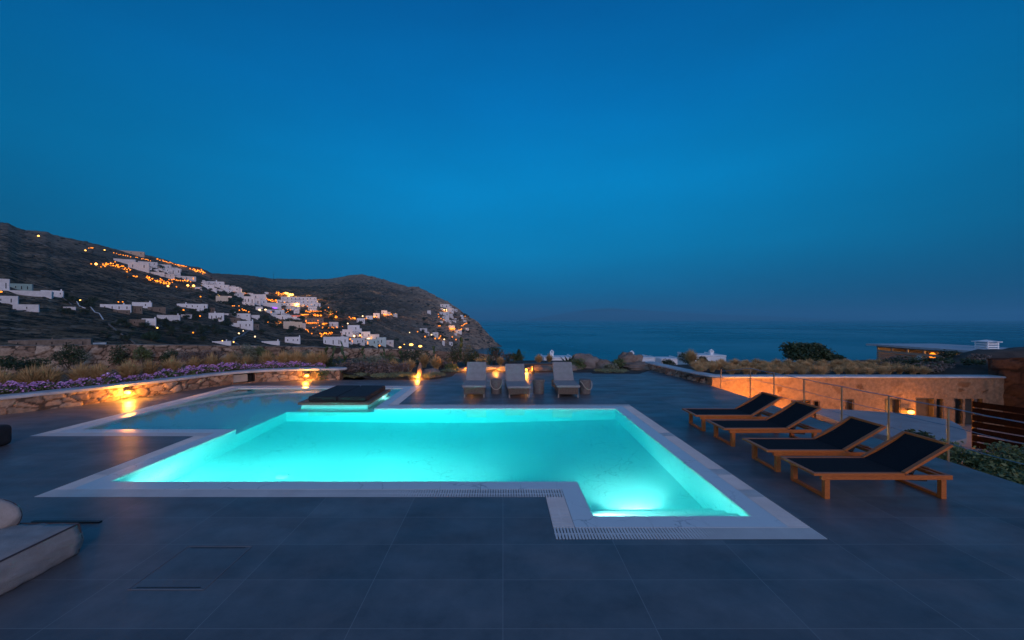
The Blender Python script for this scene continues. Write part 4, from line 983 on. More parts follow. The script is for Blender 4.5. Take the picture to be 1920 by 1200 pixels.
for k, (x, y, rr) in enumerate(((771, 649, .085), (788, 652, .075), (750, 654, .05), (758, 648.5, .02))):
    p = at(x, y, 27.6); path_light('dome_lamp', (p.x, p.y, p.z+.1), ('larger glowing yellow dome lamp above the boundary wall', 'right glowing yellow dome lamp on top of the boundary wall', 'small orange dome lamp on the boundary wall, left of the two yellow ones', 'tiny orange lamp just above the boundary wall')[k], 5*rr/.08, rr*1.1, hood=False, face=(0, -.1, .1), cat='dome lamp')

# ================================================================ RIGHT SIDE: LOWER COURT, STONE HOUSE, RAILING
CY = 15.0; CZ = -1.5
s = MB(); s.quad((7.62, -4, CZ), (40, -4, CZ), (40, CY+.3, CZ), (7.62, CY+.3, CZ)); tag(s.build('lower_court', CONCRETE), kind='structure')
house = empty('stone_house', (13, CY, CZ), label='long low house of pointed tan rubble with a dry grass roof, lit orange by lamps', cat='house')
def X_(px, y=CY): return (at(px, 600, y)).x
def Z_(py, y=CY): return at(960, py, y).z
FX0, FX1 = 7.68, 18.35
ops = [('window', 1487, 1519, 752, 778), ('window', 1527, 1536, 753, 800), ('door', 1588, 1600, 750, 800), ('door', 1662, 1688, 749, 800), ('door', 1719, 1752, 748, 800), ('door', 1756, 1768, 748, 800), ('door', 1790, 1804, 748, 795), ('door', 1809, 1842, 747, 801)]
OPS = []
for nme, a, b, c, d in ops:
    OPS.append((nme, X_(a)-FX0, X_(b)-FX0, max(Z_(d), CZ), Z_(c)))
sk = lambda l, z: any(a < l < b and c < z < d for _, a, b, c, d in OPS)
path = [(FX0, CY+.0), (9.0, CY+.02), (11, CY+.04), (14, CY+.02), (16.5, CY), (FX1, CY-.05)]
s = MB(); stone_strip(s, path, lambda l: CZ, lambda l: .27+.02*noise.noise(Vector((l, 0, 0))), .045, .30, .02, .35, sk, plaster=True); adopt(s.build('rubble_wall', STONE_TAN), house)
for nme, a, b, c, d in OPS:
    o = empty(nme, (FX0+(a+b)/2, CY, c)); adopt(o, house)
    wd = (b-a)/2
    s = MB(); s.box(-wd-.02, wd+.02, .20, .24, 0, d-c+.02); k = s.build('panel', SHUTTER if nme == 'door' else WINDOW, o)
    s = MB(); s.box(-wd-.03, -wd, .0, .22, 0, d-c+.03); s.box(wd, wd+.03, .0, .22, 0, d-c+.03); s.box(-wd, wd, .0, .22, d-c, d-c+.03); s.build('frame', TEAK_DARK if nme == 'window' else SHUTTER, o)
s = cap_mesh([(7.02, 20.2), (7.1, 19.0), (7.3, 17.5), (7.55, 15.8), (7.72, 15.22), (8.2, 15.0), (9.5, CY-.02), (12, CY+.0), (15, CY-.02), (18.35, CY-.06)][::1], .27, .335, .04, .45)
adopt(s.build('wall_cap', CAP), house)
# parapet beside the terrace (same wall, runs to the sea side)
s = MB(); stone_strip(s, [(7.02, 20.2), (7.1, 19.0), (7.3, 17.5), (7.55, 15.8), (7.70, 15.25)], lambda l: -.3, lambda l: .27, .05, .26, .03, .4); adopt(s.build('parapet', STONE_GREY), house)
s = MB(); s.quad((7.3, 15.3, .25), (18.2, 15.3, .25), (22, 24, .05), (7.4, 21, .05)); adopt(s.build('roof_soil', SOIL), house)
random.seed(21)
RG = []
for row, (py, d, z) in enumerate(((699, 15.9, .25), (696, 16.7, .23), (693, 17.6, .21), (690, 18.7, .18), (686, 20.0, .13))):
    for k, x in enumerate(range(1292+row*5, 1745, 21)):
        if row == 0 and x < 1362: continue
        if row > 2 and x > 1700: continue
        p = at(x+random.uniform(-6, 6), py, d+random.uniform(-.3, .3))
        if p.x < 7.6: p.x = 7.65+random.uniform(0, .3)
        RG.append((row, x, p, z))
cnt = [0]*5
for row, x, p, z in RG:
    place(GR[(x+row) % 4], (p.x, p.y, z), None, random.uniform(.62, .85), label=f'dry grass tuft on the stone house roof, {ORD[cnt[row]]} from the left in the {("front", "second", "third", "fourth", "back")[row]} row', cat='ornamental grass', group='dry grasses on the roof of the stone house'); cnt[row] += 1
p = at(1296, 682, 21); place(GM[1], (p.x, p.y, .1), None, 1.1, label='tall orange brown grass clump at the left end of the roof grasses', cat='ornamental grass')
for k, (x, y, d, rx, rz, lb) in enumerate(((1292, 674, 25, .7, .5, 'dark bush in front of the white house with a chimney'), (1318, 678, 24, .5, .35, 'small dark bush beside the chimney house'), (1252, 681, 27, .5, .35, 'dark bush on the white sloping wall'))):
    p = at(x, y+8, d); bush('bush', (p.x, p.y, p.z), (rx, rx*.8, rz), GREEN_D, lb, n=900, leaf=.05, seed=130+k)

# wall lamps of the court
p = at(1705, 772, 14.85); path_light('wall_lamp', (p.x, p.y-.06, p.z), 'glowing lamp with black hood on the stone house wall, above the pale slab', 60, .085, face=(0, -1, -.4), mat=GLOWHOT)
path_light('court_lamp', (8.9, 14.2, -1.0), 'lamp hidden below the paving edge that lights the stone wall bright orange', 560, .05, hood=False, face=(0, -.3, 0), cat='wall lamp')
p = at(1453, 748, 13.2); path_light('court_lamp', (p.x, p.y, p.z), 'tiny bright lamp at the foot of the second railing post', 60, .03, hood=False, face=(.2, -.2, 0), cat='wall lamp')
path_light('court_lamp', (10.4, 12.6, -1.15), 'lamp under the pale slab lighting the strip of wall beside the loungers', 200, .05, hood=False, face=(-.3, -.5, 0), cat='wall lamp')
path_light('court_lamp', (11.6, 12.9, -1.3), 'lamp in the sunken court behind the pale slab, unseen itself, warming the doors', 140, .05, hood=False, face=(0, -.2, 0), cat='wall lamp')
# pale sloping slab of the stair roof
zs = -.35; sl = [on(x, y, zs) for x, y in ((1530, 766), (1600, 768.5), (1692, 775), (1757, 783), (1780, 787), (1800, 797), (1813, 811), (1812, 822), (1770, 832), (1690, 822), (1640, 812), (1590, 797), (1555, 784), (1530, 775))]
s = MB(); s.prism([(p.x, p.y) for p in sl], zs-.14, zs); tag(s.build('canopy_slab', CONCRETE, bevel=.01), 'smooth pale concrete slab with a curved end below the railing', 'canopy')
# stair flank beside it
s = MB(); q = [at(1387, 722.5, 13.9), at(1424, 738, 13.7), at(1484, 764, 13.4), at(1484, 800, 13.4), at(1452, 800, 13.7)]
q2 = [p+Vector((.1, .25, 0)) for p in q]; n0 = len(s.v); s.v += [tuple(p) for p in q+q2]; s.f += [(0, 1, 2, 3, 4), (9, 8, 7, 6, 5)]+[(i, (i+1) % 5, 5+(i+1) % 5, 5+i) for i in range(5)]; s.m += [0]*7
# low wall under the slab edge
s2 = MB(); stone_strip(s2, [(on(1500, 768, zs).x, on(1500, 768, zs).y), (on(1575, 797, zs).x-.0, on(1575, 797, zs).y), (9.3, 9.2), (8.6, 7.0)], lambda l: CZ, lambda l: -.52, .07, .4, .03, .3)
tag(s2.build('retaining_wall', STONE_TAN), 'low stone wall under the pale slab, glowing orange between the loungers', 'wall')

# railing along the terrace edge
r = empty('railing', (7.66, 10, 0), label='steel post railing with three thin cables along the right edge of the terrace', cat='railing')
PY = [14.3, 12.6, 11.5, 10.35, 9.2, 8.08, 7.0, 5.9, 4.8, 3.7]
for k, y in enumerate(PY):
    h = .90 if k else .66; s = MB(); s.tube([(-.03, y-10, -.15), (-.03, y-10, h)], .017, 8); s.tube([(-.03, y-10, h-.03), (.0, y-10, h+.012)], .008, 6); s.build('post', STAINLESS, r)
for zz in (.91, .60, .30):
    s = MB(); pts = []
    for a, b, k in zip(PY, PY[1:], range(20)):
        za = min(zz, .60 if zz > .8 else .25 if zz > .5 else 9) if k == 0 else zz
        if k == 0 and zz == .30: continue
        for q in (0, .5, 1):
            if q == 0 and pts: continue
            pts.append((-.03, a+(b-a)*q-10, za+(zz-za)*q-.012*math.sin(math.pi*q)*(k > 0)))
    s.tube(pts, .0095 if zz > .8 else .006, 6); s.build('cable', CABLE, r)

# hedge beyond the edge
hd = empty('hedge', (10, 8, -1.5), label='dense dark green hedge below the terrace edge at the right', cat='hedge')
rnd = random.Random(9); s = MB()
for x, y, rx, ry, rz, z in ((9.6, 8.5, .8, .6, .62, -.25), (10.4, 8.4, .9, .8, .62, -.28), (9.3, 7.7, .9, .9, .60, -.32), (10.3, 7.5, .9, 1.0, .6, -.35), (11.3, 8.0, 1.0, 1.0, .6, -.35), (9.2, 6.8, .9, .9, .55, -.45), (10.2, 6.6, 1.0, 1.0, .55, -.45), (11.4, 6.9, 1.1, 1.0, .6, -.4), (12.4, 7.6, 1.1, 1.1, .6, -.45), (8.6, 6.1, .7, .8, .45, -.45), (9.6, 5.8, 1.0, .9, .45, -.5)):
    clump(s, (x-10, y-8, z+1.5-.22), (rx, ry, rz*.75), 2600, .042, rnd, lobes=9)
s.build('foliage', GREEN_M, hd)
s = MB()
for k in range(14): x, y = rnd.uniform(-1.2, 2), rnd.uniform(-1.8, .6); s.tube([(x, y, 0), (x+.1, y, .9)], .03, 5)
s.build('stem', BARK, hd)
p = at(1722, 820, 9.0); bush('bush', (p.x, p.y, -.50), (.30, .28, .30), GREEN_D, 'small darker bush rising above the left end of the hedge', n=900, leaf=.05, seed=150)

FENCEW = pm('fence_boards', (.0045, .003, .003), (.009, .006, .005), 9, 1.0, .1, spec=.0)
# horizontal board fence, far right
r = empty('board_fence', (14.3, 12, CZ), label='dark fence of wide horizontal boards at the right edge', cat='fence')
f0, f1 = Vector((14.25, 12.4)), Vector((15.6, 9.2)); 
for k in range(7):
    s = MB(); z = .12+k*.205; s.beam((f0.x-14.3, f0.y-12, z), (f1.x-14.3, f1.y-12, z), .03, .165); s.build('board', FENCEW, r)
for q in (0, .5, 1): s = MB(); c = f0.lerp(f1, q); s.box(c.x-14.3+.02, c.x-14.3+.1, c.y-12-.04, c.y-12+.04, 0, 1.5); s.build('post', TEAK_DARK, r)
# dark stone mass that closes the court on the right, rising behind the roof
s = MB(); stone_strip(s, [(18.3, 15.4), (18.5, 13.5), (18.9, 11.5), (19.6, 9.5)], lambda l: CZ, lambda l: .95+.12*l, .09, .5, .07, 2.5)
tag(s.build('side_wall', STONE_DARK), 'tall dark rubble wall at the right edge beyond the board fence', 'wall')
s = MB(); nx, ny = 44, 26
for i in range(nx+1):
    for j in range(ny+1):
        x = 15.0+12*i/nx; y = 15.6+10*j/ny; h = max(0, min(1, (x-15.0-.3*(y-15.6))/7)); z = .12+1.05*h*h*(3-2*h)*min(1, (j+1)/5)*max(0, 1-max(0, y-18.3)/3)-.12*max(0, y-18)+.10*noise.fractal(Vector((x*.8, y*.8, 0)), .8, 2, 4)
        s.v.append((x, y, z if 0 < i else -1))
for i in range(nx):
    for j in range(ny): a = i*(ny+1)+j; s.f.append((a, a+ny+1, a+ny+2, a+1)); s.m.append(0)
tag(s.build('mound', pm('mound_earth', (.035, .026, .020), (.10, .07, .05), 1.4, .95, .9), smooth=True), kind='structure')
random.seed(31)
for k, (x, y) in enumerate(sorted([(random.uniform(16.5, 20), random.uniform(16, 18.5)) for _ in range(16)], key=lambda q: q[0]/q[1])):
    bush('bush', (x, y, .15+.14*max(0, x-16)), (random.uniform(.35, .7), .4, .22), GREEN_D if k % 3 else BROWN_S, f'low dark scrub bush on the mound behind the stone house, {ORD[k]} from the left', n=450, leaf=.045, seed=200+k, group='scrub bushes on the mound', stems=False)

# slatted pavilion with pale roof
pv = empty('pavilion', (36, 36, -3), label='long timber slatted pavilion with thin pale roof and warm lights, beyond the roof grasses', cat='pavilion')
a = at(1645, 680, 37.0); b = at(1905, 700, 27.0); a.z = b.z = 0
tt = (b-a).normalized(); nb = Vector((-tt.y, tt.x, 0)); Lb = (b-a).length; gx = -3.0
M = Matrix.Translation(Vector((a.x, a.y, 0))) @ Matrix((tt, nb, Vector((0, 0, 1)))).transposed().to_4x4()
ztop = at(960, 645, 37).z
s = MB(); s.box(-.6, Lb+4, -.5, 6, ztop-.16, ztop, M); adopt(s.build('roof', CAP), pv)
s = MB(); s.box(0, Lb+2, -.05, .05, ztop-.72, ztop-.52, M); s.box(0, Lb+2, -.06, .06, ztop-.30, ztop-.18, M)
for k in range(12): s.box(k*1.35, k*1.35+.12, -.05, .07, ztop-.54, ztop-.2, M)
adopt(s.build('beam', pm('pavilion_timber', (.42, .31, .25), (.55, .42, .34), 3, .8)), pv)
s = MB()
for k in range(9): z = ztop-.80-k*.165; s.box(-.05, Lb+2, -.04, .0, z-.10, z, M)
adopt(s.build('slat_screen', pm('pavilion_slats', (.40, .29, .23), (.52, .39, .31), 3, .8)), pv)
s = MB(); s.box(.2, Lb+2, 2.5, 2.6, -4.5, ztop-.16, M); s.box(0, .1, 0, 5.5, -4.5, ztop-.16, M); adopt(s.build('inner_wall', pm('pavilion_wall', (.20, .14, .11), None)), pv)
for f_ in (.36, .62): s = MB(); s.box(Lb*f_, Lb*f_+.35, -.08, .06, ztop-2.6, ztop-.72, M); adopt(s.build('post', WHITE2, pv), pv)
for k in range(7):
    pl = M @ Vector((1.2+k*1.75, .6, ztop-.30)); l = bpy.data.lights.new('pavilion_lamp', 'POINT'); l.energy = 16; l.color = (1, .5, .12); l.shadow_soft_size = .08
    o = bpy.data.objects.new('pavilion_lamp', l); o.location = pl; col.objects.link(o); adopt(o, pv)
p = at(1750, 667, 34.6); s = MB(); s.ico(tuple(p), .28, 2, (1, 1, 1)); adopt(s.build('lantern', GLOW, pv, smooth=True), pv)
c = at(1850, 650, 31.5)
ch = empty('roof_chimney', (c.x, c.y, c.z-.6), label='square white louvred chimney on the pale pavilion roof', cat='chimney')
s = MB(); s.box(-.42, .42, -.42, .42, -.2, .32); 
for k in range(3): s.box(-.44, .44, -.44, .44, .42+.18*k, .52+.18*k)
s.box(-.56, .56, -.56, .56, .96, 1.02); 
for sx in (-1, 1):
    for sy in (-1, 1): s.box(sx*.4-.03, sx*.4+.03, sy*.4-.03, sy*.4+.03, .3, .97)
s.build('louvre', WHITE, ch)
s = MB(); s.lathe([(.80, 1.02), (.001, 1.14)], 4); s.build('chimney_cap', WHITE, ch)

def tree(name, loc, crown, mat, label, cat='tree', n=5000, leaf=.16, seed=0, th=2.2, lobes=14, shell=.4):
    rnd = random.Random(seed); r = empty(name, loc, label=label, cat=cat)
    s = MB(); clump(s, (0, 0, th), crown, n, leaf, rnd, lobes=lobes, shell=shell); s.build('crown', mat, r)
    s = MB(); s.tube([(0, 0, -1.5), (.1, 0, th*.4), (0, 0, th*.9)], .2, 8, rr=[.28, .2, .12])
    for k in range(6): a = rnd.uniform(0, 6.28); s.tube([(0, 0, th*.5), (math.cos(a)*crown[0]*.4, math.sin(a)*crown[1]*.4, th*.9), (math.cos(a)*crown[0]*.8, math.sin(a)*crown[1]*.8, th+rnd.uniform(-.2, .5))], .07, 6, rr=[.12, .07, .02])
    s.build('trunk', BARK, r); return r
p = at(1508, 658, 40); tree('round_tree', (p.x, p.y, p.z-2.0), (2.4, 2.0, 1.25), GREEN_D, 'dark spreading tree with rounded crown standing against the sea', n=9000, leaf=.13, seed=4, th=1.9, shell=.3)
p = at(1548, 668, 39.5); tree('round_tree', (p.x, p.y, p.z-2.0), (1.5, 1.4, .7), GREEN_D, 'lower dark tree at the right foot of the big spreading tree', n=3500, leaf=.13, seed=6, th=1.8)
p = at(973, 668, 60); r = empty('cypress', (p.x, p.y, p.z-1.5), label='small dark cone shaped cypress against the sea behind the bench', cat='tree')
rnd = random.Random(8); s = MB()
for i in range(3500):
    q = rnd.random(); a = rnd.uniform(0, 6.28); rr = (.62*(1-q)**.75+.05)*(.8+.35*rnd.random()); P_ = Vector((math.cos(a)*rr, math.sin(a)*rr, .2+q*2.3)); u = Vector((rnd.gauss(0, 1), rnd.gauss(0, 1), 1)).normalized(); v = u.orthogonal().normalized(); s.quad(P_-u*.09, P_+v*.04, P_+u*.09, P_-v*.04)
s.build('crown', GREEN_D, r); s = MB(); s.tube([(0, 0, -1), (0, 0, 1.2)], .1, 6); s.build('trunk', BARK, r)

# white roofs below the garden towards the sea
def chimney(parent, loc, h, w_):
    s = MB(); s.box(-w_/2, w_/2, -w_/2, w_/2, 0, h*.62); s.box(-w_*.65, w_*.65, -w_*.65, w_*.65, h*.60, h*.66)
    for sx in (-1, 1):
        for sy in (-1, 1): s.box(sx*w_*.42-.05, sx*w_*.42+.05, sy*w_*.42-.05, sy*w_*.42+.05, h*.5, h*.80)
    s.v += []; s.lathe([(w_*.72, h*.79), (w_*.30, h*.9), (.001, h)], 10); s.v = [tuple(Vector(v)+Vector(loc)) for v in s.v]
    return s.build('chimney', WHITE, parent)
def white_house(x0, x1, yt, yb, d, label, chim=None, curve=False, dep=5):
    a, b = at(x0, yt, d), at(x1, yt, d); g = min(at(x0, yb, d).z, a.z-1)-2
    r = empty('white_house', ((a.x+b.x)/2, a.y+dep/2, g), label=label, cat='house'); wd = (b.x-a.x)/2
    s = MB(); s.box(-wd, wd, -dep/2, dep/2, 0, a.z-g-.12); s.build('wall', WHITE, r, bevel=.08)
    s = MB(); s.box(-wd-.02, wd+.02, -dep/2-.02, -dep/2+.18, a.z-g-.1, a.z-g+.05); s.box(-wd-.02, -wd+.18, -dep/2+.19, dep/2, a.z-g-.1, a.z-g+.05); s.box(wd-.18, wd+.02, -dep/2+.19, dep/2, a.z-g-.1, a.z-g+.05); s.build('roof_edge', WHITE, r, bevel=.03)
    if curve: s = MB(); s.ico((wd, 0, a.z-g-1.0), 1.0, 3, (.8, 2.0, 1)); s.build('apse', WHITE, r, smooth=True)
    if chim:
        cx, ct = chim; c = at(cx, ct, d); h = c.z-a.z+.3; chimney(r, (c.x-(a.x+b.x)/2, 0, a.z-g-.3), h, .40*d/50)
    s = MB(); s.box(-wd*.4, -wd*.4+.9, -dep/2-.03, -dep/2+.02, .8, 2.0); s.build('window', WINDOW, r)
    return r
white_house(1020, 1077, 671, 682, 52, 'white roof with a round pointed chimney, left of the grey boulder', (1039, 658))
white_house(1199, 1229, 671, 684, 58, 'small white roof behind the tall tan boulder', (1195, 659))
white_house(1240, 1282, 673, 684, 60, 'white sloping wall at the far end of the terrace parapet')
white_house(1304, 1362, 667, 690, 48, 'white house with a pointed chimney left of the round tree', (1354, 657), curve=True)

# ================================================================ THE TOWN ON THE HILLSIDE
def hpos(u, v): return hill(min(u, 938), v)
def hill_house(u0, u1, vt, vb, mat, label, name='white_house', cat='house', win=0, chim=None, parts=True, group=None, dep=.7, glow=0, wmat=None, door=False):
    um = (u0+u1)/2; p = hpos(um, vb); d = (CM.transposed() @ (p-CAMP)).z*-1; k = d/F
    az = math.atan2(p.x, p.y)*.85; wd = (u1-u0)*k*math.cos(az*.4)/2*.96; h = (vb-vt)*k; dp = max(wd*dep, 2.5)
    r = empty(name, p, rz=-az, label=label, cat=cat, group=group)
    s = MB(); s.box(-wd, wd, 0, dp, -h*.8, h); bd = s.build('wall', mat, r)
    e = .9*k*.5
    if parts:
        s = MB(); s.box(-wd-e*.3, wd+e*.3, -e*.3, e*.6, h+.02, h+e*.8); s.box(-wd-e*.3, -wd+e*.6, e*.62, dp, h+.02, h+e*.8); s.box(wd-e*.6, wd+e*.3, e*.62, dp, h+.02, h+e*.8); s.build('roof_edge', mat, r)
    rr = random.Random(int(u0*7+vt))
    for i in range(win):
        x = -wd+2*wd*(i+.5+rr.uniform(-.2, .2))/win; ww = min(1.3*k, wd/win*.5); hh = rr.choice((.28, .36, .5))*h; z0 = h*.15 if hh > .4*h else h*.35
        s = MB(); s.box(x-ww/2, x+ww/2, -.12, .05, z0, z0+hh); w_ = s.build('window', (wmat or WINDOW) if not (glow and i % glow == 0) else GLOW, r)
    if chim is not None:
        s = MB(); x = -wd+2*wd*chim; s.box(x-k*.9, x+k*.9, dp*.3, dp*.3+k*2, h, h+k*3.2); s.build('chimney', mat, r)
    return r
